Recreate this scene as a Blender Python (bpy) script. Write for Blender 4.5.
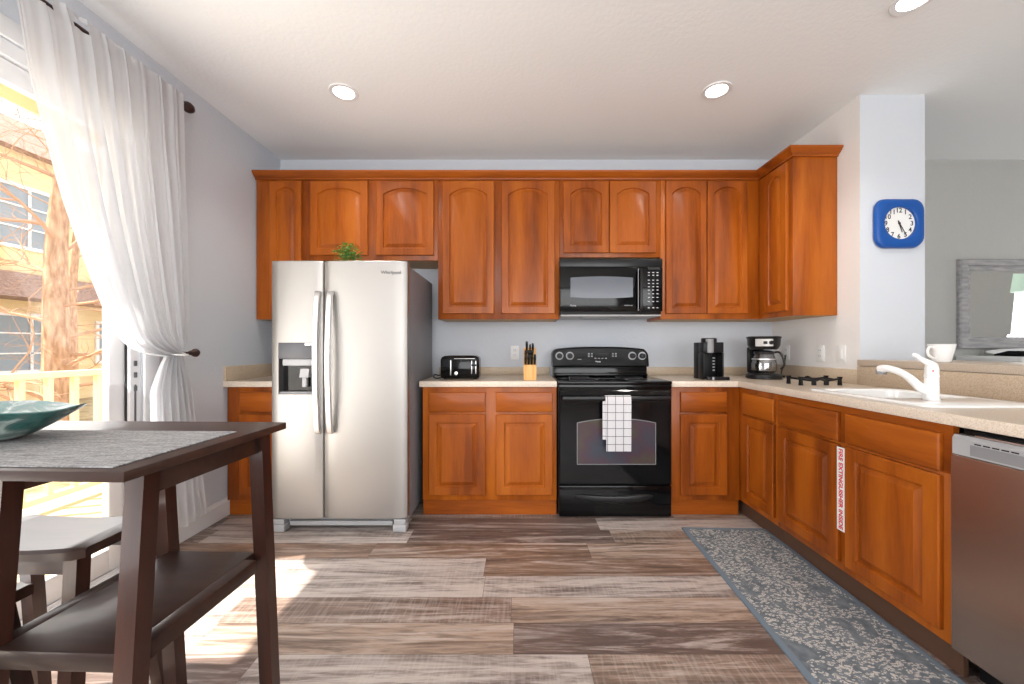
import bpy, bmesh, math, random
from mathutils import Vector, Matrix
random.seed(7)
for o in list(bpy.data.objects): bpy.data.objects.remove(o)
S = bpy.context.scene
COL = S.collection
PI = math.pi
# ---------------------------------------------------------------- camera
F, CX, CY, CH = 390.0, 518.0, 347.0, 1.145      # focal length and vanishing point in pixels of the 1024x684 frame, eye height
cd = bpy.data.cameras.new('camera'); cam = bpy.data.objects.new('camera', cd); COL.objects.link(cam)
cam.location = (0, 0, CH); cam.rotation_euler = (PI/2, 0, 0)
cd.sensor_width = 36; cd.lens = F/1024*36
cd.shift_x = -(CX-512)/1024; cd.shift_y = (CY-342)/1024
cd.clip_start = 0.02; cd.clip_end = 200
S.camera = cam
# ---------------------------------------------------------------- sky, sun, daylight, exposure
S.view_settings.view_transform = 'Standard'; S.view_settings.look = 'None'
S.view_settings.gamma = 1; S.view_settings.use_curve_mapping = False
S.view_settings.exposure = 0.1
w = bpy.data.worlds.new('sky'); S.world = w; w.use_nodes = True
wn = w.node_tree; bg = wn.nodes['Background']
sky = wn.nodes.new('ShaderNodeTexSky'); sky.sky_type = 'HOSEK_WILKIE'; sky.turbidity = 4.0; sky.ground_albedo = .4
sky.sun_direction = Vector((-.65, -.11, .75)).normalized()
mixc = wn.nodes.new('ShaderNodeMix'); mixc.data_type = 'RGBA'; mixc.inputs[0].default_value = .8
mixc.inputs[7].default_value = (1.0, .99, .98, 1)
wn.links.new(sky.outputs[0], mixc.inputs[6]); wn.links.new(mixc.outputs[2], bg.inputs[0]); bg.inputs[1].default_value = 2.6
def light(name, kind, loc, direction, energy, color=(1,1,1), sx=1, sy=1, parent=None):
    l = bpy.data.lights.new(name, kind); l.energy = energy; l.color = color
    if kind == 'AREA':
        l.shape = 'RECTANGLE'; l.size = sx; l.size_y = sy
    o = bpy.data.objects.new(name, l); COL.objects.link(o); o.location = loc
    o.rotation_euler = Vector(direction).to_track_quat('-Z', 'Y').to_euler()
    return o
sun = light('sun', 'SUN', (-6, -1, 7), (1, .27, -1.57), 15.0, (1.0, .93, .82)); sun.data.angle = math.radians(.8)
light('rear_fill', 'AREA', (.9, -2.72, 1.45), (0, 1, .25), 128, (.96, .98, 1.0), 4.4, 2.0)  # fill light added behind the camera, at an unseen window opening
light('daylight_side_window', 'AREA', (5.93, 2.40, 1.4), (-1, 0, .1), 11, (.97, .98, 1.0), 1.2, 1.4)
light('daylight_sliding_door', 'AREA', (-2.16, .94, 1.25), (1, 0, .5), 56, (.95, .98, 1.0), 2.2, 2.1)

# ---------------------------------------------------------------- materials
def mat(name, color=(.8,.8,.8), rough=.5, metal=0, spec=.5, coat=0, trans=0, emit=None, es=0, alpha=1, ior=1.45):
    m = bpy.data.materials.new(name); m.use_nodes = True
    p = m.node_tree.nodes['Principled BSDF']
    p.inputs['Base Color'].default_value = (*color, 1); p.inputs['Roughness'].default_value = rough
    p.inputs['Metallic'].default_value = metal; p.inputs['Specular IOR Level'].default_value = spec
    p.inputs['Coat Weight'].default_value = coat; p.inputs['Coat Roughness'].default_value = .12
    p.inputs['Transmission Weight'].default_value = trans; p.inputs['IOR'].default_value = ior
    if emit: p.inputs['Emission Color'].default_value = (*emit, 1); p.inputs['Emission Strength'].default_value = es
    return m
class N:
    """small node-graph helper"""
    def __init__(s, m): s.m = m; s.t = m.node_tree; s.p = s.t.nodes['Principled BSDF']
    def new(s, k, **kw):
        n = s.t.nodes.new('ShaderNode'+k)
        for a, b in kw.items(): setattr(n, a, b)
        return n
    def link(s, a, b): s.t.links.new(a, b)
    def coord(s, scale=(1,1,1), rot=(0,0,0), kind='Object', loc=(0,0,0)):
        tc = s.new('TexCoord'); mp = s.new('Mapping'); mp.inputs['Scale'].default_value = scale; mp.inputs['Rotation'].default_value = rot
        mp.inputs['Location'].default_value = loc
        s.link(tc.outputs[kind], mp.inputs[0]); return mp.outputs[0]
    def noise(s, vec, scale=5, detail=4, rough=.5, dist=0):
        n = s.new('TexNoise'); n.inputs['Scale'].default_value = scale; n.inputs['Detail'].default_value = detail
        n.inputs['Roughness'].default_value = rough; n.inputs['Distortion'].default_value = dist
        s.link(vec, n.inputs['Vector']); return n.outputs['Fac']
    def ramp(s, fac, stops, interp='LINEAR'):
        r = s.new('ValToRGB'); r.color_ramp.interpolation = interp
        e = r.color_ramp.elements
        while len(e) < len(stops): e.new(.5)
        for el, (pos, c) in zip(e, stops): el.position = pos; el.color = (*c, 1) if len(c) == 3 else c
        s.link(fac, r.inputs[0]); return r.outputs[0]
    def mth(s, op, a, b=None, c=None):
        n = s.new('Math', operation=op)
        for i, v in enumerate((a, b, c)):
            if v is None: continue
            if hasattr(v, 'is_linked') or hasattr(v, 'links'): s.link(v, n.inputs[i])
            else: n.inputs[i].default_value = v
        return n.outputs[0]
    def mix(s, fac, a, b, mode='MIX'):
        n = s.new('Mix', data_type='RGBA', blend_type=mode)
        for i, v in ((0, fac), (6, a), (7, b)):
            if isinstance(v, (int, float)): n.inputs[i].default_value = v
            elif isinstance(v, tuple): n.inputs[i].default_value = (*v, 1)
            else: s.link(v, n.inputs[i])
        return n.outputs[2]
    def bump(s, h, strength=.2, dist=.01):
        b = s.new('Bump'); b.inputs['Strength'].default_value = strength; b.inputs['Distance'].default_value = dist
        s.link(h, b.inputs['Height']); s.link(b.outputs[0], s.p.inputs['Normal'])
    def color(s, c): s.link(c, s.p.inputs['Base Color'])

def wood(name, vertical=True, c1=(.19,.040,.004), c2=(.335,.078,.006), c3=(.43,.115,.010), rough=.34, coat=.04):
    m = mat(name, rough=rough, coat=coat, spec=.32); n = N(m)
    oi = n.new('ObjectInfo')
    sc = (9, 9, .9) if vertical == 1 else ((.9, 9, 9) if vertical == 0 else (9, .9, 9))
    v = n.coord(sc)
    add = n.new('VectorMath', operation='ADD'); n.link(v, add.inputs[0])
    comb = n.new('CombineXYZ'); r = n.mth('MULTIPLY', oi.outputs['Random'], 37.0)
    for i in range(3): n.link(r, comb.inputs[i])
    n.link(comb.outputs[0], add.inputs[1]); v = add.outputs[0]
    f1 = n.noise(v, .9, 4, .5, .4); f2 = n.noise(v, 9, 3, .5)
    f = n.mth('ADD', n.mth('MULTIPLY', f1, .8), n.mth('MULTIPLY', f2, .2))
    f = n.mth('ADD', f, n.mth('MULTIPLY', n.mth('SUBTRACT', oi.outputs['Random'], .5), .12))
    n.color(n.ramp(f, [(.33, c1), (.5, c2), (.68, c3)]))
    return m
def wall_mat(name, c, bump=.12):
    m = mat(name, c, .75, spec=.25); n = N(m); v = n.coord()
    n.bump(n.ramp(n.noise(v, 45, 3, .55), [(.4, (0,0,0)), (.6, (1,1,1))]), bump, .004)
    return m
M = {}
M['wood_v'] = wood('cherry_wood_upright', 1); M['wood_x'] = wood('cherry_wood_level', 0); M['wood_y'] = wood('cherry_wood_level_side', 2)
M['toe'] = mat('shade_darkened_toe_board', (.10,.048,.028), .6)  # shade along the right-hand toe boards, painted in as a darker brown
M['wood_in'] = mat('cabinet_underside', (.50,.33,.17), .6)
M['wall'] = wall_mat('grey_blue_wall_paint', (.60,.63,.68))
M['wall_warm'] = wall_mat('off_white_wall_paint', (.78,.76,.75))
M['wall_next'] = wall_mat('grey_wall_paint', (.47,.47,.45), .4)
M['ceil'] = wall_mat('ceiling_paint', (.87,.885,.89), .10)
M['white'] = mat('white_gloss_paint', (.78,.78,.79), .35)
M['plastic'] = mat('white_plastic', (.80,.80,.79), .3)
M['black'] = mat('black_gloss', (.003,.003,.0035), .10, spec=.35)
M['blackm'] = mat('black_satin', (.007,.007,.008), .4, spec=.35)
M['blackpl'] = mat('black_plastic_edge', (.010,.010,.011), .28, spec=.4)
M['steel'] = mat('brushed_steel', (.42,.40,.38), .48, metal=1)
n_ = N(M['steel']); n_.bump(n_.noise(n_.coord((250, 250, 2)), 3, 2), .03, .001)
M['steel_h'] = mat('polished_steel', (.72,.71,.70), .32, metal=1)
M['steel_d'] = mat('dishwasher_steel', (.46,.36,.31), .27, metal=1)
n_ = N(M['steel_d']); n_.bump(n_.noise(n_.coord((250, 250, 2)), 3, 2), .03, .001)
M['grey_side'] = mat('grey_textured_steel', (.20,.20,.215), .45, spec=.4)
M['lgrey'] = mat('light_grey_plastic', (.40,.40,.41), .45)
M['dgrey'] = mat('dark_grey_plastic', (.10,.10,.11), .35)
M['mgrey'] = mat('mid_grey_plastic', (.24,.24,.25), .35)
M['bronze'] = mat('oiled_bronze', (.035,.016,.013), .35, metal=.3)
M['blue'] = mat('blue_clock_plastic', (.006,.075,.33), .35)
M['ink'] = mat('black_ink', (.02,.02,.02), .6)
M['red'] = mat('red_ink', (.62,.02,.03), .5)
M['mark'] = mat('pale_print', (.55,.55,.58), .5)
M['ceramic'] = mat('white_ceramic', (.82,.82,.81), .15, coat=.3)
M['leaf'] = mat('leaf_green', (.07,.22,.03), .45)
M['leaf2'] = mat('pale_leaf_green', (.22,.42,.10), .45)
M['bamboo'] = mat('pale_bamboo', (.75,.40,.12), .45); n_ = N(M['bamboo'])
n_.color(n_.ramp(n_.noise(n_.coord((60, 60, 3)), 1, 3), [(.35, (.66,.32,.08)), (.65, (.82,.47,.17))]))
M['mirror'] = mat('mirror_silver', (.9,.9,.9), .01, metal=1)
M['silverwood'] = mat('weathered_silver_frame', (.27,.26,.265), .5); n_ = N(M['silverwood'])
n_.color(n_.ramp(n_.noise(n_.coord((8, 40, 40)), 1, 4), [(.35, (.27,.265,.27)), (.65, (.42,.41,.41))]))
M['espresso'] = wood('espresso_wood', 0, (.022,.012,.010), (.04,.020,.015), (.062,.030,.021), .42, .15)
M['espresso_v'] = wood('espresso_wood_upright', 1, (.022,.010,.008), (.045,.016,.011), (.07,.026,.016), .32, .3)
M['lamp'] = mat('lamp_lens', (1,1,1), .5, emit=(1,.95,.88), es=14)
# glass that lets the sun through
def glass(name, tint=(1,1,1), gl=.07):
    m = bpy.data.materials.new(name); m.use_nodes = True; t = m.node_tree
    t.nodes.remove(t.nodes['Principled BSDF']); out = t.nodes['Material Output']
    a = t.nodes.new('ShaderNodeBsdfTransparent'); a.inputs[0].default_value = (*tint, 1)
    b = t.nodes.new('ShaderNodeBsdfGlossy'); b.inputs['Roughness'].default_value = .02
    mx = t.nodes.new('ShaderNodeMixShader'); mx.inputs[0].default_value = gl
    t.links.new(a.outputs[0], mx.inputs[1]); t.links.new(b.outputs[0], mx.inputs[2]); t.links.new(mx.outputs[0], out.inputs[0])
    return m
M['glass'] = glass('window_glass', (1,1,1), .05)
M['carafe'] = glass('carafe_glass', (.55,.55,.56), .25)
# sheer curtain cloth
def sheer():
    m = bpy.data.materials.new('sheer_white_cloth'); m.use_nodes = True; t = m.node_tree
    t.nodes.remove(t.nodes['Principled BSDF']); out = t.nodes['Material Output']
    d = t.nodes.new('ShaderNodeBsdfDiffuse'); d.inputs[0].default_value = (.74,.74,.76,1)
    tl = t.nodes.new('ShaderNodeBsdfTranslucent'); tl.inputs[0].default_value = (.55,.55,.56,1)
    tr = t.nodes.new('ShaderNodeBsdfTransparent')
    m1 = t.nodes.new('ShaderNodeMixShader'); m1.inputs[0].default_value = .42
    m2 = t.nodes.new('ShaderNodeMixShader'); m2.inputs[0].default_value = .14
    t.links.new(d.outputs[0], m1.inputs[1]); t.links.new(tl.outputs[0], m1.inputs[2])
    t.links.new(m1.outputs[0], m2.inputs[1]); t.links.new(tr.outputs[0], m2.inputs[2]); t.links.new(m2.outputs[0], out.inputs[0])
    return m
M['sheer'] = sheer()
# speckled solid-surface counter
def speckle(name, c1, c2, rough):
    m = mat(name, rough=rough, spec=.4); n = N(m); v = n.coord()
    n.color(n.ramp(n.noise(v, 260, 2, .6), [(.38, c1), (.55, c2)])); return m
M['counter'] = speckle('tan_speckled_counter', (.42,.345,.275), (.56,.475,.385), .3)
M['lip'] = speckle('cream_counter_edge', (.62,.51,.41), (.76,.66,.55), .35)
M['splash'] = speckle('tan_speckled_splash', (.44,.34,.24), (.58,.47,.35), .4)
# plank floor
def floor_mat():
    m = mat('weathered_plank_floor', rough=.36, spec=.45); n = N(m)
    tc = n.new('TexCoord'); sp = n.new('SeparateXYZ'); n.link(tc.outputs['Object'], sp.inputs[0])
    PW, PL = .165, 1.22
    yy = n.mth('DIVIDE', n.mth('ADD', sp.outputs[1], 10.0 - .003), PW); row = n.mth('FLOOR', yy)
    wn1 = n.new('TexWhiteNoise', noise_dimensions='1D'); n.link(row, wn1.inputs['W'])
    xx = n.mth('DIVIDE', n.mth('ADD', n.mth('ADD', sp.outputs[0], 20), n.mth('MULTIPLY', wn1.outputs['Value'], PL*3)), PL)
    col = n.mth('FLOOR', xx)
    cb = n.new('CombineXYZ'); n.link(row, cb.inputs[0]); n.link(col, cb.inputs[1])
    w2 = n.new('TexWhiteNoise', noise_dimensions='3D'); n.link(cb.outputs[0], w2.inputs['Vector'])
    base = n.ramp(w2.outputs['Value'], [(0, (.24,.150,.105)), (.2, (.145,.100,.086)), (.36, (.36,.26,.20)), (.52, (.22,.150,.12)), (.68, (.43,.37,.34)), (.84, (.28,.20,.155))], 'CONSTANT')
    # grain: stretched noise, shifted plank by plank
    off = n.new('VectorMath', operation='MULTIPLY_ADD'); n.link(w2.outputs['Color'], off.inputs[0]); off.inputs[1].default_value = (30,30,30)
    mp = n.new('Mapping'); mp.inputs['Scale'].default_value = (.8, 9.5, 1); n.link(tc.outputs['Object'], mp.inputs[0])
    n.link(mp.outputs[0], off.inputs[2]); gv = off.outputs[0]
    g1 = n.noise(gv, 1.1, 6, .68, 1.6); g2 = n.noise(gv, 6, 4, .7, .6)
    c = n.mix(n.mth('MULTIPLY', n.ramp(g1, [(.50, (0,0,0)), (.62, (1,1,1))]), .62), base, (.52,.45,.41))
    c = n.mix(n.mth('MULTIPLY', n.ramp(g1, [(.36, (1,1,1)), (.50, (0,0,0))]), .82), c, (.085,.058,.050))
    c = n.mix(n.mth('MULTIPLY', n.ramp(g2, [(.38, (1,1,1)), (.50, (0,0,0))]), .5), c, (.11,.078,.062))
    c = n.mix(n.mth('MULTIPLY', n.ramp(g2, [(.54, (0,0,0)), (.68, (1,1,1))]), .25), c, (.58,.52,.48))
    sawv = n.new('Mapping'); sawv.inputs['Scale'].default_value = (55, 5, 1); n.link(tc.outputs['Object'], sawv.inputs[0])
    saw = n.noise(sawv.outputs[0], 1.5, 2, .6)
    c = n.mix(n.mth('MULTIPLY', n.mth('MULTIPLY', n.ramp(saw, [(.48, (0,0,0)), (.62, (1,1,1))]), n.mth('GREATER_THAN', w2.outputs['Value'], .5)), .15), c, (.60,.54,.50))
    # joints
    fy = n.mth('FRACT', yy); fx = n.mth('FRACT', xx)
    jy = n.mth('LESS_THAN', n.mth('MULTIPLY', n.mth('MINIMUM', fy, n.mth('SUBTRACT', 1.0, fy)), PW), .0012)
    jx = n.mth('LESS_THAN', n.mth('MULTIPLY', n.mth('MINIMUM', fx, n.mth('SUBTRACT', 1.0, fx)), PL), .0012)
    j = n.mth('MAXIMUM', jx, jy)
    c = n.mix(n.mth('MULTIPLY', j, .6), c, (.07,.05,.04))
    n.color(c); n.bump(n.mth('SUBTRACT', g2, n.mth('MULTIPLY', j, 1.0)), .10, .002)
    return m
M['floor'] = floor_mat()
def rug_mat():
    m = mat('blue_grey_leaf_rug', rough=.95, spec=.1); n = N(m)
    tc = n.new('TexCoord'); sp = n.new('SeparateXYZ'); n.link(tc.outputs['Object'], sp.inputs[0])
    v = n.coord((1,1,1)); 
    wob = n.new('TexNoise'); wob.inputs['Scale'].default_value = 14; n.link(v, wob.inputs['Vector'])
    vm = n.new('VectorMath', operation='MULTIPLY_ADD'); n.link(wob.outputs['Color'], vm.inputs[0]); vm.inputs[1].default_value = (.05,.05,.0); n.link(v, vm.inputs[2])
    def petals(rot, scale, thr):
        mp = n.new('Mapping'); mp.inputs['Rotation'].default_value = (0,0,rot); mp.inputs['Scale'].default_value = (1, 2.1, 1); n.link(vm.outputs[0], mp.inputs[0])
        vo = n.new('TexVoronoi'); vo.inputs['Scale'].default_value = scale; n.link(mp.outputs[0], vo.inputs['Vector'])
        return n.mth('LESS_THAN', vo.outputs['Distance'], thr)
    a = n.mth('MAXIMUM', petals(.6, 44, .40), petals(-.7, 38, .40))
    gate = n.mth('GREATER_THAN', n.noise(v, 6.0, 3, .6, .8), .42)
    a = n.mth('MULTIPLY', a, gate)
    fine = n.mth('GREATER_THAN', n.noise(v, 170, 2, .6), .455); a = n.mth('MULTIPLY', a, fine)
    base = n.ramp(n.noise(v, 30, 3), [(.35, (.115,.135,.155)), (.65, (.185,.205,.225))])
    c = n.mix(n.mth('MULTIPLY', a, .95), base, (.50,.48,.45))
    # border
    bx = n.mth('MINIMUM', n.mth('SUBTRACT', .262, n.mth('ABSOLUTE', sp.outputs[0])), n.mth('SUBTRACT', .90, n.mth('ABSOLUTE', sp.outputs[1])))
    c = n.mix(n.mth('LESS_THAN', bx, .026), c, (.16,.20,.24))
    n.color(c); n.bump(n.noise(v, 300, 2), .3, .003); return m
M['rug'] = rug_mat()
def weave_mat():
    m = mat('grey_woven_placemat', rough=.85, spec=.15); n = N(m); v = n.coord()
    g = n.noise(v, 190, 3, .7); s = n.noise(n.coord((12, 260, 12)), 1, 2)
    f = n.mth('ADD', n.mth('MULTIPLY', g, .5), n.mth('MULTIPLY', s, .5))
    n.color(n.ramp(f, [(.40, (.16,.16,.165)), (.60, (.40,.395,.40))])); n.bump(f, .5, .002); return m
M['weave'] = weave_mat()
def bowl_mat():
    m = mat('marbled_teal_glass', rough=.35, coat=.1); n = N(m); v = n.coord((5, 11, 14), (0,.5,.6))
    n.color(n.ramp(n.noise(v, 1.6, 5, .6, 1.5), [(.34, (.010,.055,.05)), (.46, (.03,.12,.105)), (.55, (.09,.13,.115)), (.66, (.34,.40,.37))])); return m
M['bowl'] = bowl_mat()
def towel_mat():
    m = mat('white_towel_with_dark_grid', rough=.9, spec=.1); n = N(m)
    tc = n.new('TexCoord'); sp = n.new('SeparateXYZ'); n.link(tc.outputs['Object'], sp.inputs[0])
    def ln(o, per, off): return n.mth('LESS_THAN', n.mth('FRACT', n.mth('DIVIDE', n.mth('ADD', o, 5+off), per)), .07)
    l = n.mth('MAXIMUM', ln(sp.outputs[0], .052, .003), ln(sp.outputs[2], .052, .0))
    n.color(n.mix(n.mth('MULTIPLY', l, .9), (.66,.65,.67), (.05,.05,.06))); return m
M['towel'] = towel_mat()
def bark():
    m = mat('pale_bark', rough=.9, spec=.1); n = N(m)
    n.color(n.ramp(n.noise(n.coord((6,6,1.5)), 4, 4), [(.35, (.30,.17,.10)), (.65, (.55,.36,.24))])); return m
M['bark'] = bark(); M['twig'] = mat('brown_twig', (.42,.26,.17), .9, spec=.1)
M['cream'] = mat('cream_siding', (.75,.58,.32), .8); n_ = N(M['cream'])
wv = n_.new('TexWave', bands_direction='Z'); wv.inputs['Scale'].default_value = 1.6; n_.link(n_.coord(), wv.inputs['Vector']); n_.bump(wv.outputs[1], .3, .02)
M['yellow'] = mat('yellow_painted_timber', (.74,.62,.36), .6)
M['tan'] = mat('tan_porch_soffit', (.60,.45,.26), .7)
M['shingle'] = mat('brown_shingle', (.28,.17,.13), .9); n_ = N(M['shingle'])
n_.color(n_.ramp(n_.noise(n_.coord((4,4,12)), 3, 3), [(.4, (.22,.13,.10)), (.6, (.36,.23,.18))]))
M['ground'] = mat('dry_grass', (.35,.25,.12), .95); n_ = N(M['ground'])
n_.color(n_.ramp(n_.noise(n_.coord(), 3, 6, .7), [(.35, (.22,.15,.07)), (.65, (.50,.38,.20))]))
M['winglass'] = mat('dark_window_glass', (.22,.26,.30), .08)
M['lampgreen'] = mat('pale_green_shade', (.55,.72,.60), .5, emit=(.6,.8,.65), es=.3)
M['beige_cloth'] = mat('beige_cloth', (.5,.42,.33), .9)

# ---------------------------------------------------------------- mesh helpers
class MB:
    def __init__(s): s.bm = bmesh.new()
    def box(s, x0, x1, y0, y1, z0, z1, bev=0, seg=2):
        r = bmesh.ops.create_cube(s.bm, size=1)
        vs = r['verts']
        for v in vs: v.co = Vector(((x0+x1)/2 + v.co.x*(x1-x0), (y0+y1)/2 + v.co.y*(y1-y0), (z0+z1)/2 + v.co.z*(z1-z0)))
        if bev > 0:
            es = list({e for v in vs for e in v.link_edges})
            bmesh.ops.bevel(s.bm, geom=es, offset=bev, segments=seg, affect='EDGES', profile=.5)
        return s
    def hexa(s, lo, hi):
        """box between two quads (bottom ring lo, top ring hi)"""
        a = [s.bm.verts.new(p) for p in lo]; b = [s.bm.verts.new(p) for p in hi]
        s.bm.faces.new(a[::-1]); s.bm.faces.new(b)
        for i in range(len(a)): s.bm.faces.new((a[i], a[(i+1)%len(a)], b[(i+1)%len(a)], b[i]))
        return s
    def loops(s, rings, closed=True, cap0=True, cap1=True):
        vs = [[s.bm.verts.new(p) for p in r] for r in rings]
        n = len(rings[0])
        for a, b in zip(vs, vs[1:]):
            for i in range(n if closed else n-1):
                s.bm.faces.new((a[i], a[(i+1)%n], b[(i+1)%n], b[i]))
        if cap0: s.bm.faces.new(vs[0][::-1])
        if cap1: s.bm.faces.new(vs[-1])
        return s
    def tube(s, pts, r, n=10, caps=True):
        pts = [Vector(p) for p in pts]; rings = []
        up = Vector((0,0,1)); 
        t0 = (pts[1]-pts[0]).normalized()
        if abs(t0.dot(up)) > .95: up = Vector((1,0,0))
        u = t0.cross(up).normalized()
        for i, p in enumerate(pts):
            t = (pts[min(i+1, len(pts)-1)] - pts[max(i-1, 0)]).normalized()
            u = (u - t*u.dot(t)).normalized(); v = t.cross(u)
            rr = r[i] if isinstance(r, (list, tuple)) else r
            rings.append([p + (u*math.cos(a)+v*math.sin(a))*rr for a in (2*PI*k/n for k in range(n))])
        return s.loops(rings, True, caps, caps)
    def lathe(s, prof, c=(0,0,0), n=24, axis='Z'):
        """profile (radius, height) revolved about an axis through c; closed at ends where radius is 0"""
        rings = []
        for r, h in prof:
            r = max(r, .0004)
            ring = []
            for k in range(n):
                a = 2*PI*k/n; x, y = r*math.cos(a), r*math.sin(a)
                p = {'Z': (x, y, h), 'Y': (x, h, y), 'X': (h, x, y)}[axis]
                ring.append(Vector(c)+Vector(p))
            rings.append(ring)
        return s.loops(rings)
    def prism(s, poly, a0, a1, axis='Y'):
        f = {'Y': lambda p, h: (p[0], h, p[1]), 'X': lambda p, h: (h, p[0], p[1]), 'Z': lambda p, h: (p[0], p[1], h)}[axis]
        return s.loops([[f(p, a0) for p in poly], [f(p, a1) for p in poly]])
    def grid(s, xs, ys, cells, z0, z1):
        """slab made of the cells (i,j) of a grid, one watertight mesh, holes where a cell is missing"""
        vt, vb = {}, {}
        def g(d, i, j, z):
            if (i, j) not in d: d[(i, j)] = s.bm.verts.new((xs[i], ys[j], z))
            return d[(i, j)]
        cs = set(cells)
        for i, j in cs:
            s.bm.faces.new((g(vt,i,j,z1), g(vt,i+1,j,z1), g(vt,i+1,j+1,z1), g(vt,i,j+1,z1)))
            s.bm.faces.new((g(vb,i,j+1,z0), g(vb,i+1,j+1,z0), g(vb,i+1,j,z0), g(vb,i,j,z0)))
            for (di, dj), (p, q) in {(0,-1): ((i,j),(i+1,j)), (1,0): ((i+1,j),(i+1,j+1)), (0,1): ((i+1,j+1),(i,j+1)), (-1,0): ((i,j+1),(i,j))}.items():
                if (i+di, j+dj) not in cs:
                    s.bm.faces.new((g(vb,*p,z0), g(vb,*q,z0), g(vt,*q,z1), g(vt,*p,z1)))
        return s
    def build(s, name, m, parent=None, smooth=28, origin=None, label=None, kind=None, keep=False):
        bm = s.bm
        bmesh.ops.recalc_face_normals(bm, faces=bm.faces)
        if parent is not None: org = Vector(parent['_o'])
        elif origin is not None: org = Vector(origin)
        else:
            xs = [v.co.x for v in bm.verts]; ys = [v.co.y for v in bm.verts]; zs = [v.co.z for v in bm.verts]
            org = Vector(((min(xs)+max(xs))/2, (min(ys)+max(ys))/2, min(zs)))
        bmesh.ops.translate(bm, verts=bm.verts, vec=-org)
        me = bpy.data.meshes.new(name); bm.to_mesh(me); bm.free()
        if smooth:
            me.polygons.foreach_set('use_smooth', [True]*len(me.polygons)); me.set_sharp_from_angle(angle=math.radians(smooth))
        mm = m if isinstance(m, (list, tuple)) else [m]
        for k in mm: me.materials.append(M[k] if isinstance(k, str) else k)
        o = bpy.data.objects.new(name, me); COL.objects.link(o); o['_o'] = list(org)
        if parent is not None: o.parent = parent
        else: o.location = org
        if label: o['label'] = label
        if kind: o['kind'] = kind
        return o
def thing(name, label, cat, loc, group=None, rotz=0):
    o = bpy.data.objects.new(name, None); COL.objects.link(o); o.location = loc; o.rotation_euler = (0,0,rotz)
    o.empty_display_size = .05
    o['label'] = label; o['category'] = cat; o['_o'] = list(loc)
    if group: o['group'] = group
    return o
def tag(o, label, cat, group=None, kind=None):
    o['label'] = label; o['category'] = cat
    if group: o['group'] = group
    if kind: o['kind'] = kind
    return o
def struct(name, mb, m, label=None, parent=None, smooth=35):
    o = mb.build(name, m, parent, smooth)
    if parent is None: o['kind'] = 'structure'
    if label: o['label'] = label; 
    return o
def text(body, size, loc, rot, m, parent, name='lettering', depth=.0004, align='CENTER', bold=0):
    c = bpy.data.curves.new('t', 'FONT'); c.body = body; c.size = size; c.extrude = depth; c.offset = bold; c.align_x = align; c.align_y = 'CENTER'
    to = bpy.data.objects.new('t', c); COL.objects.link(to)
    dg = bpy.context.evaluated_depsgraph_get(); me = bpy.data.meshes.new_from_object(to.evaluated_get(dg))
    bpy.data.objects.remove(to)
    mx = Matrix.Translation(Vector(loc)-Vector(parent['_o'])) @ rot.to_4x4()
    me.transform(mx); me.materials.clear(); me.materials.append(M[m])
    o = bpy.data.objects.new(name, me); COL.objects.link(o); o.parent = parent; o['_o'] = parent['_o']
    return o
FACE_Y = Matrix.Rotation(PI/2, 3, 'X')                     # lettering facing the camera (-Y)
FACE_X = Matrix.Rotation(-PI/2, 3, 'Z') @ FACE_Y           # facing -X
def arc(pts_n, a0, a1, fn): return [fn(a0+(a1-a0)*k/pts_n) for k in range(pts_n+1)]
def smooth_pts(pts, sub=6):
    """Catmull-Rom through points"""
    P = [Vector(p) for p in pts]; out = []
    for i in range(len(P)-1):
        a = P[max(i-1,0)]; b = P[i]; c = P[i+1]; d = P[min(i+2, len(P)-1)]
        for k in range(sub):
            t = k/sub
            out.append(.5*((2*b)+(c-a)*t+(2*a-5*b+4*c-d)*t*t+(3*b-a-3*c+d)*t**3))
    out.append(P[-1]); return out
# ================================================================ room shell
XL, YB, ZC, XR, YP, XP = -1.986, 3.26, 2.71, 2.12, 2.418, 2.523
XE, YF = 6.0, -2.8
struct('floor', MB().box(XL-.12, XE+.12, YF-.12, YB+.12, -.10, 0), 'floor', 'weathered grey-brown wood plank floor', smooth=0).location
fl = bpy.data.objects['floor']
struct('ceiling', MB().box(XL-.12, XE+.12, YF-.12, YB+.12, ZC, ZC+.1), 'ceil', 'off-white painted ceiling', smooth=0)
struct('wall_back', MB().box(XL, XP-.2, YB, YB+.12, 0, ZC), 'wall', 'pale grey-blue kitchen wall behind the cabinets', smooth=0)
struct('wall_back_dining', MB().box(XP-.2, XE, YB, YB+.12, 0, ZC), 'wall_next', 'textured grey wall of the next room', smooth=0)
DY0, DY1, DZ = -.20, 2.06, 2.34
wl = MB(); wl.box(XL-.12, XL, DY1, YB+.12, 0, ZC); wl.box(XL-.12, XL, YF, DY0, 0, ZC); wl.box(XL-.12, XL, DY0, DY1, DZ, ZC)
struct('wall_left', wl, 'wall', 'grey-blue wall around the sliding door', smooth=0)
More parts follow.
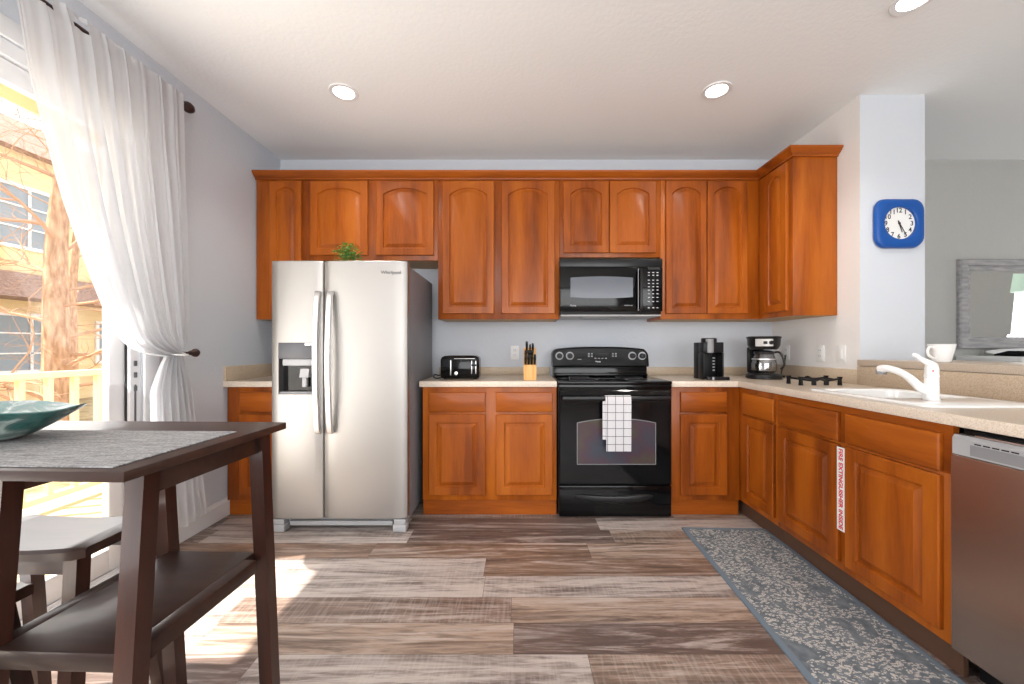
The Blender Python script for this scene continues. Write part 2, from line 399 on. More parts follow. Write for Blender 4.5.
# right kitchen wall: thick stub that ends in a pillar face, then a half wall
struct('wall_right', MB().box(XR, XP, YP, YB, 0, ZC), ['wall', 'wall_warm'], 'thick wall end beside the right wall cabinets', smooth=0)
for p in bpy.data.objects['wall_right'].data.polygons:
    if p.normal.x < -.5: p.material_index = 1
struct('wall_right_half', MB().box(XR, XP, .35, YP, 0, 1.027), 'wall', 'half wall below the bar ledge', smooth=0)
wf = MB(); wf.box(XL, -1.3, YF-.12, YF, 0, ZC); wf.box(3.1, XE, YF-.12, YF, 0, ZC); wf.box(-1.3, 3.1, YF-.12, YF, 2.45, ZC); wf.box(-1.3, 3.1, YF-.12, YF, 0, .45)
struct('wall_front', wf, 'wall_warm', smooth=0)
we = MB(); we.box(XE, XE+.12, YF, 1.78, 0, ZC); we.box(XE, XE+.12, 3.05, YB, 0, ZC); we.box(XE, XE+.12, 1.78, 3.05, 2.15, ZC); we.box(XE, XE+.12, 1.78, 3.05, 0, .65)
struct('wall_east', we, 'wall_next', smooth=0)
def window(idx, x0, x1, y0, y1, z0, z1, axis, n=3):
    mb = MB(); t = .05
    if axis == 'Y':
        mb.box(x0, x1, y0, y1, z0, z0+t); mb.box(x0, x1, y0, y1, z1-t, z1)
        for k in range(n+1):
            x = x0 + (x1-x0-t)*k/n; mb.box(x, x+t, y0, y1, z0+t, z1-t)
        g = MB().box(x0+.01, x1-.01, (y0+y1)/2-.004, (y0+y1)/2+.004, z0+.01, z1-.01)
    else:
        mb.box(x0, x1, y0, y1, z0, z0+t); mb.box(x0, x1, y0, y1, z1-t, z1); mb.box(x0+.01, x1-.01, y0, y1, (z0+z1)/2-.02, (z0+z1)/2+.02)
        for k in range(n+1):
            y = y0 + (y1-y0-t)*k/n; mb.box(x0, x1, y, y+t, z0+t, z1-t)
        g = MB().box((x0+x1)/2-.004, (x0+x1)/2+.004, y0+.01, y1-.01, z0+.01, z1-.01)
    f = mb.build('window_%d' % idx, 'white', smooth=0); f['kind'] = 'structure'
    g.build('glass_pane', 'glass', f, smooth=0)
window(1, -1.3, 3.1, YF-.09, YF-.04, .45, 2.45, 'Y', 4)
window(2, XE+.03, XE+.08, 1.78, 3.05, .65, 2.15, 'X', 3)
# baseboards
bb = MB().prism([(0,0), (.014,0), (.014,.095), (.009,.108), (.006,.12), (0,.12)], 0, 1, 'Y')
bb = MB(); prof = [(XL+.0005,0), (XL+.015,0), (XL+.015,.095), (XL+.010,.108), (XL+.007,.122), (XL+.0005,.122)]
bb.prism(prof, 2.16, 2.70, 'Y'); o = bb.build('baseboard_left', 'white', smooth=0); o['kind'] = 'structure'
bb = MB(); bb.prism([(XP+.001,0), (XP+.015,0), (XP+.015,.1), (XP+.001,.12)], .36, YB-.016, 'Y'); o = bb.build('baseboard_right', 'white', smooth=0); o['kind'] = 'structure'
bb = MB(); bb.box(XP+.016, XE-.01, YB-.015, YB-.001, 0, .12); o = bb.build('baseboard_back', 'white', smooth=0); o['kind'] = 'structure'
# tan splash strips on the walls
sp = MB(); sp.box(-.655, .262, YB-.02, YB-.001, .9145, .978, .002); sb = sp; tag(sb.build('backsplash', 'splash'), 'low tan speckled backsplash strip behind the toaster and knife block', 'backsplash'); sp = MB(); sp.box(1.04, XR-.0205, YB-.02, YB-.001, .9145, .978, .002)
tag(sp.build('backsplash', 'splash'), 'low tan speckled backsplash strip behind the two coffee machines', 'backsplash')
sp = MB().box(XR-.02, XR-.001, YP+.0005, YB-.001, .9145, 1.004, .002); tag(sp.build('backsplash', 'splash'), 'low tan backsplash strip along the right wall below the outlets', 'backsplash')
sp = MB().box(XR-.02, XR-.001, .36, YP-.0005, .9145, 1.026, .002); tag(sp.build('backsplash', 'splash'), 'tan backsplash band under the bar ledge behind the sink', 'backsplash')
sp = MB(); sp.box(XL+.0205, -1.60, YB-.02, YB-.001, .9145, .978, .002); tag(MB().box(XL+.001, XL+.02, 2.625, YB-.021, .9145, 1.013, .002).build('backsplash', 'splash'), 'tan backsplash end piece on the left wall at the short counter', 'backsplash')
tag(sp.build('backsplash', 'splash'), 'short tan backsplash on the counter left of the refrigerator', 'backsplash')
# bar ledge on the half wall
lg = MB().box(2.10, 2.60, .33, YP-.001, 1.028, 1.067, .004)
tag(lg.build('bar_ledge', 'counter'), 'raised beige bar ledge on the half wall behind the sink', 'ledge')

# ---------------------------------------------------------------- sliding door
def sliding_door():
    r = MB(); x0, x1 = XL-.115, XL-.004
    r.box(x0, x1, DY1-.06, DY1-.001, 0, DZ-.001, .003); r.box(x0, x1, DY0+.001, DY0+.06, 0, DZ-.001, .003)
    r.box(x0, x1, DY0+.06, DY1-.06, DZ-.06, DZ-.001); r.box(x0, x1, DY0+.06, DY1-.06, .0, .022)
    for k in range(3): r.box(x0+.02+k*.035, x0+.026+k*.035, DY0+.06, DY1-.06, .0215, .038)
    f = r.build('door_1', 'white', smooth=0); f['kind'] = 'structure'
    for nm, xa, ya, yb in (('door_panel', XL-.062, .90, DY1-.065), ('door_panel', XL-.104, DY0+.065, .98)):
        p = MB(); s = .075
        p.box(xa, xa+.035, ya, ya+s, .04, DZ-.065, .003); p.box(xa, xa+.035, yb-s, yb, .04, DZ-.065, .003)
        p.box(xa, xa+.035, ya+s, yb-s, .04, .04+.11, .003); p.box(xa, xa+.035, ya+s, yb-s, DZ-.15, DZ-.065, .003)
        pp = p.build(nm, 'white', f)
        MB().box(xa+.014, xa+.020, ya+s-.01, yb-s+.01, .14, DZ-.14).build('glass_pane', 'glass', pp, smooth=0)
    # dark lock strike and gasket on the jamb
    MB().box(XL-.026, XL-.018, DY1-.0660, DY1-.0605, .06, 2.2).build('gasket', 'ink', f)
    l = MB()
    for z in (1.06, 1.00, .93): l.box(XL-.0035, XL+.002, DY1-.042, DY1-.026, z-.014, z+.014, .002)
    l.box(XL-.0035, XL, DY1-.038, DY1-.030, .70, .95)
    l.build('lock_strike', 'dgrey', f)
sliding_door()
t = MB(); t.box(XL+.0005, XL+.016, DY1+.001, DY1+.085, 0, DZ+.08, .003); t.box(XL+.0005, XL+.016, DY0-.085, DY1, DZ+.001, DZ+.08, .003)
o = t.build('trim_1', 'white'); o['kind'] = 'structure'

# ---------------------------------------------------------------- porch, railing, tree, houses, ground
def outside():
    g = MB().box(-60, -3.65, -30, 60, -.62, -.5); tag(g.build('ground', 'ground', smooth=0), None, None).update_tag()
    o = bpy.data.objects['ground']; o['kind'] = 'structure'; o['label'] = 'dry brown grass outside the sliding door'
    if 'category' in o: del o['category']
    d = MB()
    for k in range(10): d.box(-2.12-(k+1)*.15, -2.12-k*.15-.006, -1.5, 6.5, -.07, -.04)
    o = d.build('porch_floor', 'tan', smooth=0); o['kind'] = 'structure'
    s = MB().box(-2.50, -2.12, -1.5, 6.5, 2.467, 2.50); o = s.build('porch_ceiling', 'tan', smooth=0); o['kind'] = 'structure'
    b = MB().box(-2.53, -2.501, -1.5, 6.5, 2.356, 2.50); o = b.build('porch_beam', 'yellow', smooth=0); o['kind'] = 'structure'
    r = thing('porch_railing', 'yellow painted porch railing with balusters outside the sliding door', 'railing', (-3.42, 2.5, -.04))
    MB().box(-3.46, -3.38, -1.5, 6.5, .92, .965, .004).build('top_rail', 'yellow', r)
    MB().box(-3.445, -3.395, -1.5, 6.5, .03, .075, .004).build('bottom_rail', 'yellow', r)
    y = .35
    while y < 5.2:
        MB().box(-3.437, -3.403, y, y+.034, .0755, .9195).build('baluster', 'yellow', r, smooth=0); y += .165
    for y in (-1.4, 1.15, 6.3): MB().box(-3.47, -3.37, y-.05, y+.05, -.039, .919, .004).build('post', 'yellow', r)
    # bare tree
    rnd = random.Random(3)
    def tree(x, y, rad, h, label, seed, nb):
        rnd = random.Random(seed)
        t = thing('bare_tree', label, 'tree', (x, y, -.5))
        pts = [(x, y, -.5), (x+.03, y-.02, 1.0), (x-.02, y+.02, 2.4), (x+.05, y+.05, 3.8), (x, y, h)]
        MB().tube(smooth_pts(pts, 4), [rad*(1-.6*k/16) for k in range(17)], 12).build('trunk', 'bark', t)
        for i in range(nb):
            mb = MB(); z = .2 + (h-.6)*i/nb; a = rnd.uniform(0, 2*PI); L = rnd.uniform(1.1, 2.0)
            p = Vector((x, y, z)); d = Vector((math.cos(a), math.sin(a), rnd.uniform(.05, .55))).normalized()
            def limb(p, d, L, r, lvl):
                q = p.copy(); pts = [q.copy()]; dd = d.copy()
                for k in range(5):
                    dd = (dd + Vector((rnd.uniform(-.25,.25), rnd.uniform(-.25,.25), rnd.uniform(-.18,.2)))).normalized()
                    q = q + dd*L/5; pts.append(q.copy())
                    if lvl < 2 and k > 0:
                        for _ in range(2 if lvl == 0 else 1):
                            nd = (dd + Vector((rnd.uniform(-.9,.9), rnd.uniform(-.9,.9), rnd.uniform(-.6,.7)))).normalized()
                            limb(q, nd, L*.5, r*.45, lvl+1)
                mb.tube(pts, [r*(1-.75*k/5) for k in range(6)], 5)
            limb(p, d, L, rad*.16, 0)
            mb.build('branch', 'twig', t)
    tree(-5.9, 4.98, .15, 6.0, 'bare tree with a thick pale trunk close outside the sliding door', 5, 26)
    tree(-9.6, 8.4, .10, 5.5, 'thinner bare tree further out behind the porch railing', 11, 14)
    # houses
    def house(x, y0, y1, z1, ridge, wins, label):
        h = thing('house', label, 'building', (x-2, (y0+y1)/2, -.5))
        MB().box(x-4, x, y0, y1, -.5, z1).build('wall', 'cream', h, smooth=0)
        MB().loops([[(x+.35, y0-.3, z1+.001), (x-4.35, y0-.3, z1+.001), (x-2, y0-.3, ridge)], [(x+.35, y1+.3, z1+.001), (x-4.35, y1+.3, z1+.001), (x-2, y1+.3, ridge)]]).build('roof', 'shingle', h, smooth=0)
        for (ya, yb, za, zb) in wins:
            f = MB(); t = .09
            f.box(x+.001, x+.06, ya, ya+t, za, zb); f.box(x+.001, x+.06, yb-t, yb, za, zb); f.box(x+.001, x+.06, ya+t, yb-t, za, za+t); f.box(x+.001, x+.06, ya+t, yb-t, zb-t, zb)
            f.box(x+.02, x+.05, (ya+yb)/2-.03, (ya+yb)/2+.03, za+t, zb-t)
            for k in (1, 2): f.box(x+.02, x+.05, ya+t, yb-t, za+(zb-za)*k/3-.02, za+(zb-za)*k/3+.02)
            fo = f.build('window', 'white', h, smooth=0)
            MB().box(x+.002, x+.015, ya+.05, yb-.05, za+.05, zb-.05).build('pane', 'winglass', fo, smooth=0)
    # porch roof strip of the first house sits between its storeys
    house(-14, 4.0, 14.2, 6.6, 8.4, [(10.4, 11.9, 3.9, 5.7), (10.3, 12.1, .4, 2.1), (12.9, 13.8, .6, 2.0)], 'cream two-storey house with white windows behind the bare trees')
    h = bpy.data.objects['house']
    MB().hexa([(-13.99, 8.5, 2.45), (-12.9, 8.5, 2.45), (-12.9, 14.2, 2.45), (-13.99, 14.2, 2.45)], [(-13.99, 8.5, 3.2), (-13.7, 8.5, 3.2), (-13.7, 14.2, 3.2), (-13.99, 14.2, 3.2)]).build('porch_roof', 'shingle', h, smooth=0)
    house(-19, 17.5, 25.5, 3.0, 5.2, [(19.0, 20.2, .8, 2.2), (22.0, 23.2, .8, 2.2)], 'low cream house with a brown roof in the far distance')
outside()

# ---------------------------------------------------------------- ceiling lights
def downlight(x, y, label):
    t = thing('recessed_light', label, 'ceiling light', (x, y, ZC-.012), 'recessed ceiling lights')
    MB().lathe([(.058, ZC-.001), (.062, ZC-.007), (.083, ZC-.008), (.086, ZC-.001)], (x, y, 0), 32).build('trim_ring', 'white', t)
    MB().lathe([(0, ZC-.0055), (.060, ZC-.0065), (.060, ZC-.002), (0, ZC-.002)], (x, y, 0), 32).build('lens', 'lamp', t)
    l = bpy.data.lights.new('bulb', 'SPOT'); l.energy = 26; l.spot_size = 2.3; l.spot_blend = .8; l.color = (1, .93, .84); l.shadow_soft_size = .06
    lo = bpy.data.objects.new('bulb', l); COL.objects.link(lo); lo.parent = t; lo.location = (0, 0, -.02)
downlight(-1.068, 2.393, 'round recessed light in the ceiling above the refrigerator')
downlight(1.21, 2.375, 'round recessed light in the ceiling above the right end of the range')
downlight(1.78, 1.75, 'round recessed light cut by the top edge of the frame above the sink')

# ---------------------------------------------------------------- cabinetry
def panel_door(mb, w, h, T=.019, stile=.055, rise=0, N=14, slab=False):
    """raised-panel door in local coords: x 0..w, z 0..h, front toward -Y at y=0 .. back at y=T"""
    def loop(d, arch, y):
        x0, x1, z0 = d, w-d, d
        zt = h-d
        if not arch or rise == 0: 
            top = [(x1-(x1-x0)*k/N, zt) for k in range(N+1)]
        else:
            side = zt-rise; top = []
            for k in range(N+1):
                u = 1-2*k/N; s = max(0, 1-(u/.97)**2)**.8
                top.append(((x0+x1)/2+u*(x1-x0)/2, side+rise*s))
        return [(x0, y, z0), (x1, y, z0)] + [(a, y, b) for a, b in top]
    if slab:
        r = [loop(0, 0, T), loop(0, 0, .005), loop(.003, 0, .0015), loop(.007, 0, 0)]
    else:
        r = [loop(0, 0, T), loop(0, 0, .004), loop(.004, 0, 0), loop(stile, 1, 0), loop(stile+.003, 1, .004), loop(stile+.005, 1, .011), loop(stile+.011, 1, .0115), loop(stile+.030, 1, .003), loop(stile+.034, 1, .001)]
    mb.loops(r); return mb
def place(mb, ox, oy, oz, facing='Y'):
    for v in mb.bm.verts:
        x, y, z = v.co
        if facing == 'Y': v.co = Vector((ox+x, oy+y, oz+z))
        else: v.co = Vector((ox+y, oy-x, oz+z))           # front faces -X; local x runs toward -Y (toward the camera)
    return mb
def add_door(parent, x0, x1, z0, z1, plane, facing='Y', rise=0, stile=.055, name='door'):
    w = abs(x1-x0); mb = panel_door(MB(), w, z1-z0, stile=stile, rise=rise, slab=(name != 'door'))
    m = 'wood_v' if name == 'door' else ('wood_x' if facing == 'Y' else 'wood_y')
    if facing == 'Y': place(mb, min(x0, x1), plane-.0195, z0)
    else: place(mb, plane-.0195, max(x0, x1), z0, 'X')
    return mb.build(name, m, parent, smooth=25)
PY = 3.26-.002
UF, UZ0, UZ1 = 2.945, 1.355, 2.405
def X(px, Y): return (px-CX)*Y/F
UD = UF-.0195
def upper(label, x0, x1, z0, doors, zd1=2.393, rise=.045, dz=.017):
    t = thing('wall_cabinet', label, 'wall cabinet', ((x0+x1)/2, 3.1, z0), None)
    MB().box(x0+.0008, x1-.0008, UF, PY, z0, UZ1, .0015).build('cabinet_body', 'wood_v', t)
    MB().box(x0+.018, x1-.018, UF+.02, PY-.01, z0-.0008, z0-.0002).build('underside', 'wood_in', t, smooth=0, label='pale unfinished underside')
    for (a, b) in doors: add_door(t, X(a, UD), X(b, UD), z0+dz, zd1, UF, rise=rise, stile=.045 if (b-a) < 45 else .052)
    return t
upper('narrow cherry wall cabinet with one arched door, left of the refrigerator by the grey wall', -1.975, -1.632, UZ0, [(269.2, 300.8)])
upper('short cherry wall cabinet with two arched doors above the refrigerator', -1.632, -.604, 1.798, [(309.7, 367.5), (376, 433.6)], dz=.036)
upper('tall cherry wall cabinet with two arched doors above the toaster and knife block', -.604, .313, UZ0, [(442.4, 494), (501.5, 555)], dz=.04, rise=.05)
upper('short cherry wall cabinet with two arched doors above the microwave', .313, 1.075, 1.822, [(563.5, 609), (610, 656.5)], dz=.03)
t = upper('tall cherry wall cabinet with two arched doors above the pod coffee machine', 1.075, 1.822, UZ0, [(666, 706.8), (708, 748)], dz=.04, rise=.05)
# right-hand wall cabinet, end panel toward the camera
t = thing('wall_cabinet', 'cherry wall cabinet on the right wall showing its plain side panel', 'wall cabinet', (1.97, 2.8, UZ0))
MB().box(1.823, XR-.002, 2.587, PY, UZ0, UZ1, .0015).build('cabinet_body', 'wood_v', t)
MB().box(1.84, XR-.02, 2.60, PY-.01, UZ0-.0008, UZ0-.0002).build('underside', 'wood_in', t, smooth=0, label='pale unfinished underside')
add_door(t, 2.865, 2.625, UZ0+.035, 2.393, 1.8225, 'X', rise=.04, stile=.05)
# crown moulding, mitred
def crown():
    prof = [(0, 2.4055), (-.0, 2.4055), (.012, 2.4055), (.014, 2.414), (.020, 2.418), (.034, 2.430), (.046, 2.445), (.050, 2.449), (.052, 2.460), (0, 2.460)]
    prof = [(-.02, 2.4055), (.010, 2.4055), (.012, 2.416), (.018, 2.420), (.032, 2.430), (.044, 2.444), (.049, 2.448), (.051, 2.460), (-.02, 2.460)]
    def ring(fn): return [fn(d, z) for d, z in prof]
    rings = [ring(lambda d, z: (-1.978, UF-d, z)), ring(lambda d, z: (1.822-d, UF-d, z)), ring(lambda d, z: (1.822-d, 2.587-d, z)), ring(lambda d, z: (XR-.002, 2.587-d, z))]
    mb = MB().loops(rings); mb.box(-1.975, XR-.003, UF+.021, PY, 2.4058, 2.42)
    tag(mb.build('crown_molding', 'wood_x', smooth=25), 'cherry crown moulding along the top of all the wall cabinets', 'moulding')
crown()
BF, BZ = 2.65, .875
def base(label, x0, x1, fronts, facing='Y', y0=None, y1=None, bx0=None):
    if facing == 'Y':
        t = thing('base_cabinet', label, 'base cabinet', ((x0+x1)/2, 2.95, 0))
        MB().box(x0+.0008, x1-.0008, BF, PY, .105, BZ, .0015).build('cabinet_body', 'wood_v', t)
        MB().box(x0+.001, x1-.001, BF+.018, BF+.036, 0, .1045).build('toe_kick', 'wood_x', t, smooth=0)
        for kind, a, b, za, zb in fronts: add_door(t, X(a, BF-.02), X(b, BF-.02), za, zb, BF, name=kind)
    else:
        t = thing('base_cabinet', label, 'base cabinet', (1.8, (y0+y1)/2, 0))
        MB().box(1.51, XR-.022, y0+.0008, y1-.0008, .105, BZ if 'sink' not in label else .70, .0015).build('cabinet_body', 'wood_v', t)
        if 'sink' in label:
            MB().box(1.51, 1.53, y0+.0008, y1-.0008, .7003, BZ).build('face_rail', 'wood_y', t, smooth=0)
        MB().box(1.545, 1.563, y0+.001, y1-.001, 0, .1045).build('toe_kick', 'toe', t, smooth=0, label='toe board with its shade painted in dark brown')
        for kind, a, b, za, zb in fronts: add_door(t, a, b, za, zb, 1.51, 'X', name=kind)
    return t
ZD = (.143, .690); ZW = (.705, .840)
base('cherry base cabinet half hidden left of the refrigerator', -1.975, -1.585, [('drawer', 239, 285, *ZW), ('door', 239, 285, *ZD)])
base('cherry base cabinet with two drawers and two doors between refrigerator and range', -.648, .263, [('drawer', 428.4, 485.3, *ZW), ('drawer', 495.8, 553, *ZW), ('door', 428.4, 485.3, *ZD), ('door', 495.8, 553, *ZD)])
base('narrow cherry base cabinet right of the range under the pod coffee machine', 1.04, 1.508, [('drawer', 681, 727.6, *ZW), ('door', 681, 727.6, *ZD)])
base('corner cherry base cabinet with one narrow door, first on the right-hand run', 0, 0, [('drawer', 2.597, 2.284, *ZW), ('door', 2.597, 2.284, *ZD)], 'X', 2.264, 3.235)
sk = base('wide cherry sink cabinet with two large doors beside the dishwasher', 0, 0, [('false_drawer_front', 2.243, 1.823, *ZW), ('false_drawer_front', 1.782, 1.383, *ZW), ('door', 2.243, 1.823, *ZD), ('door', 1.782, 1.383, *ZD)], 'X', 1.352, 2.264)
t = base('end cherry base cabinet beyond the dishwasher, out of the picture', 0, 0, [], 'X', .40, .73)
# extinguisher tag hanging on the stile
tg = thing('warning_label', 'white strip with red lettering stuck between the two sink cabinet doors', 'label', (1.509, 1.80, .298))
MB().box(1.4885, 1.4900, 1.779, 1.8205, .298, .682).build('strip', 'plastic', tg, smooth=0)
text('FIRE EXTINGUISHER INSIDE', .0305, (1.4883, 1.8000, .490), FACE_X @ Matrix.Rotation(-PI/2, 3, 'Z'), 'red', tg, depth=.0002, bold=.0011)

# counters
C0, C1 = .876, .914
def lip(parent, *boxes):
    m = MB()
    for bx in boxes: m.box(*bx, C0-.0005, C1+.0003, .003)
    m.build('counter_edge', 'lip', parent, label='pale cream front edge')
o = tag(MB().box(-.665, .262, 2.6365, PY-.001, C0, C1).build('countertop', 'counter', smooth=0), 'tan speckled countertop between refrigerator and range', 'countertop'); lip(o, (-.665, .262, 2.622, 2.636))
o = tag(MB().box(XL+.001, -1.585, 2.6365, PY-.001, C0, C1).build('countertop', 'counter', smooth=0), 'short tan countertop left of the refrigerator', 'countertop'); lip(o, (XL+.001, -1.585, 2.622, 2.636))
xs = [1.036, 1.498, 1.575, 1.995, XR-.001]; ys = [.36, 1.675, 2.07, 2.636, PY-.001]
cells = [(i, j) for i in range(4) for j in range(4) if not (i == 0 and j < 3) and not (i == 2 and j == 1)]
c = MB().grid(xs, ys, cells, C0, C1)
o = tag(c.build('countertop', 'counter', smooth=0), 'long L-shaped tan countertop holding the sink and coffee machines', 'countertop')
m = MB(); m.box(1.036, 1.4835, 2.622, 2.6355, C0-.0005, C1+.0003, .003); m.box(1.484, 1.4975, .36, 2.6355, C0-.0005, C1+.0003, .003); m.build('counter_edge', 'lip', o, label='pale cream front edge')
# sink
sk = thing('kitchen_sink', 'white drop-in kitchen sink set in the right-hand counter', 'sink', (1.785, 1.78, .914))
x0, x1, y0, y1 = 1.552, 2.018, 1.475, 2.093; bx0, bx1, by0, by1 = 1.60, 1.975, 1.70, 2.05
def rr(x0, x1, y0, y1, r, z, n=5):
    out = []
    for cx, cy, a in ((x1-r, y1-r, 0), (x0+r, y1-r, PI/2), (x0+r, y0+r, PI), (x1-r, y0+r, 3*PI/2)):
        for k in range(n+1): out.append((cx+r*math.cos(a+PI/2*k/n), cy+r*math.sin(a+PI/2*k/n), z))
    return out
z0 = C1+.0006
MB().loops([rr(x0, x1, y0, y1, .04, z0), rr(x0+.002, x1-.002, y0+.002, y1-.002, .04, z0+.007), rr(x0+.010, x1-.010, y0+.010, y1-.010, .035, z0+.010),
    rr(bx0-.012, bx1+.012, by0-.012, by1+.012, .05, z0+.009), rr(bx0, bx1, by0, by1, .05, z0+.002), rr(bx0+.01, bx1-.01, by0+.01, by1-.01, .05, .76), rr(bx0+.04, bx1-.04, by0+.04, by1-.04, .05, .735)], cap0=False).build('basin', 'ceramic', sk)
MB().lathe([(0, .7356), (.04, .7356), (.042, .739), (.03, .7385), (0, .7365)], (1.79, 1.875, 0)).build('drain', 'steel_h', sk)
# faucet
fx, fy = 1.716, 1.618; fz = z0+.0102
f = thing('kitchen_faucet', 'white single-lever kitchen faucet standing at the sink', 'faucet', (fx, fy, fz))
MB().lathe([(.026, fz), (.0265, fz+.005), (.0235, fz+.010), (.0225, fz+.095), (.024, fz+.097), (.024, fz+.101), (.0225, fz+.103), (.022, fz+.130), (.018, fz+.150), (.009, fz+.158), (0, fz+.159)], (fx, fy, 0)).build('faucet_body', 'plastic', f)
def onp(px, py, Y): return ((px-CX)*Y/F, Y, CH-(py-CY)*Y/F)
sp = smooth_pts([(fx-.004, fy+.004, .960), onp(920, 387, 1.64), onp(909, 377.5, 1.685), onp(898, 371.3, 1.73), onp(887, 368.5, 1.77), onp(880.5, 369.3, 1.80)], 5)
MB().tube(sp, [.021-.006*min(1, k/12) + (.004*max(0, (k-17)/8)) for k in range(len(sp))], 14).build('spout', 'plastic', f)
e = Vector(sp[-1]); MB().lathe([(0, e.z-.024), (.018, e.z-.023), (.021, e.z-.012), (.020, e.z)], (e.x+.004, e.y, 0), 16).build('spray_head', 'mgrey', f)
lv = smooth_pts([(fx-.004, fy, fz+.150), onp(921, 359, 1.63), onp(916.5, 355.6, 1.64), onp(912.5, 355.2, 1.65)], 4)
MB().tube(lv, [.014, .013, .0115, .010, .009, .008, .0075, .008, .0085, .009, .0095, .009, .006], 10).build('lever', 'plastic', f)
MB().lathe([(0, -.0015), (.0035, -.001), (.0035, .001), (0, .0015)], (fx-.013, fy-.0185, fz+.122), 10, 'Y').build('temperature_dot', 'red', f)
# ================================================================ refrigerator
def fridge():
    x0, x1, xs_ = -1.528, -.686, -1.2035
    t = thing('refrigerator', 'side-by-side stainless refrigerator with ice dispenser between the cabinets', 'refrigerator', (-1.1, 2.8, 0))
    MB().box(x0+.004, x1-.002, 2.475, 3.13, .055, 1.655, .006).build('cabinet_body', 'grey_side', t, label='grey textured body behind the steel doors')
    Y0, Y1, z0, z1 = 2.40, 2.468, .085, 1.677
    # right door: front gently bowed
    def door(xa, xb, hole=None):
        mb = MB(); n = 12
        def fr(x): u = (x-(xa+xb)/2)/((xb-xa)/2); return Y0 + .010*abs(u)**2.5 + (.012*max(0, abs(u)-.94)/.06)
        xs = [xa+(xb-xa)*k/n for k in range(n+1)]
        xs = sorted(set(xs+[xa+.004, xb-.004]+([hole[0], hole[1]] if hole else [])))
        zs = [z0, z0+.004, z1-.004, z1] + ([hole[2], hole[3]] if hole else []); zs.sort()
        bm = mb.bm; vf = {}; 
        for i, x in enumerate(xs):
            for j, z in enumerate(zs):
                e = .004 if j in (0, len(zs)-1) else 0
                vf[i, j] = bm.verts.new((x, fr(x)+e, z))
        hi = (xs.index(hole[0]), xs.index(hole[1]), zs.index(hole[2]), zs.index(hole[3])) if hole else None
        vb = {k: bm.verts.new((v.co.x, Y1, v.co.z)) for k, v in vf.items() if k[0] in (0, len(xs)-1) or k[1] in (0, len(zs)-1)}
        for i in range(len(xs)-1):
            for j in range(len(zs)-1):
                if hi and hi[0] <= i < hi[1] and hi[2] <= j < hi[3]: continue
                bm.faces.new((vf[i,j], vf[i+1,j], vf[i+1,j+1], vf[i,j+1]))
        I, J = len(xs)-1, len(zs)-1
        for i in range(I):
            bm.faces.new((vb[i,0], vb[i+1,0], vf[i+1,0], vf[i,0])); bm.faces.new((vf[i,J], vf[i+1,J], vb[i+1,J], vb[i,J]))
        for j in range(J):
            bm.faces.new((vf[0,j], vf[0,j+1], vb[0,j+1], vb[0,j])); bm.faces.new((vb[I,j], vb[I,j+1], vf[I,j+1], vf[I,j]))
        ring = [vb[i,0] for i in range(I+1)] + [vb[I,j] for j in range(1,J+1)] + [vb[i,J] for i in range(I-1,-1,-1)] + [vb[0,j] for j in range(J-1,0,-1)]
        bm.faces.new(ring[::-1])
        if hi:    # walls of the dispenser recess
            bo = {}
            for i in range(hi[0], hi[1]+1):
                for j in (hi[2], hi[3]): bo[i,j] = bm.verts.new((xs[i], Y1-.004, zs[j]))
            for j in range(hi[2], hi[3]+1):
                for i in (hi[0], hi[1]):
                    if (i,j) not in bo: bo[i,j] = bm.verts.new((xs[i], Y1-.004, zs[j]))
            for j in (hi[2], hi[3]):
                for i in range(hi[0], hi[1]): bm.faces.new((vf[i,j], vf[i+1,j], bo[i+1,j], bo[i,j]))
            for i in (hi[0], hi[1]):
                for j in range(hi[2], hi[3]): bm.faces.new((vf[i,j], vf[i,j+1], bo[i,j+1], bo[i,j]))
        return mb
    hx0, hx1, hz0, hz1 = -1.477, -1.255, .853, 1.172
    dl = door(x0, xs_-.0025, (hx0, hx1, hz0, hz1)).build('freezer_door', 'steel', t, smooth=30)
    dr = door(xs_+.0025, x1).build('refrigerator_door', 'steel', t, smooth=30)
    # dispenser
    d = MB().box(hx0+.001, hx1-.001, Y1-.012, Y1-.005, hz0+.001, hz1-.001).build('dispenser', 'black', dl, smooth=0)
    MB().box(hx0+.001, hx1-.001, Y0+.004, Y1-.0125, hz1-.100, hz1-.001, .003).build('control_panel', 'dgrey', dl)
    MB().box(hx0+.022, hx1-.010, Y0+.008, Y1-.0125, hz1-.142, hz1-.102, .004).build('ice_chute', 'lgrey', dl)
    c = MB(); c.hexa([(-1.36, Y0+.025, .955), (-1.305, Y0+.025, .955), (-1.305, Y1-.013, .955), (-1.36, Y1-.013, .955)], [(-1.35, Y0+.02, 1.01), (-1.295, Y0+.02, 1.01), (-1.295, Y1-.013, 1.01), (-1.35, Y1-.013, 1.01)])
    c.box(-1.345, -1.318, Y0+.028, Y1-.013, .895, .954, .003); c.build('paddle', 'lgrey', dl)
    MB().box(hx0+.004, hx1-.004, Y0+.006, Y1-.013, hz0+.0015, hz0+.016, .003).build('drip_tray', 'mgrey', dl)
    MB().box(-1.312, -1.268, Y0-.002, Y0+.003, 1.155, 1.170, .001).build('badge', 'steel_h', dl)
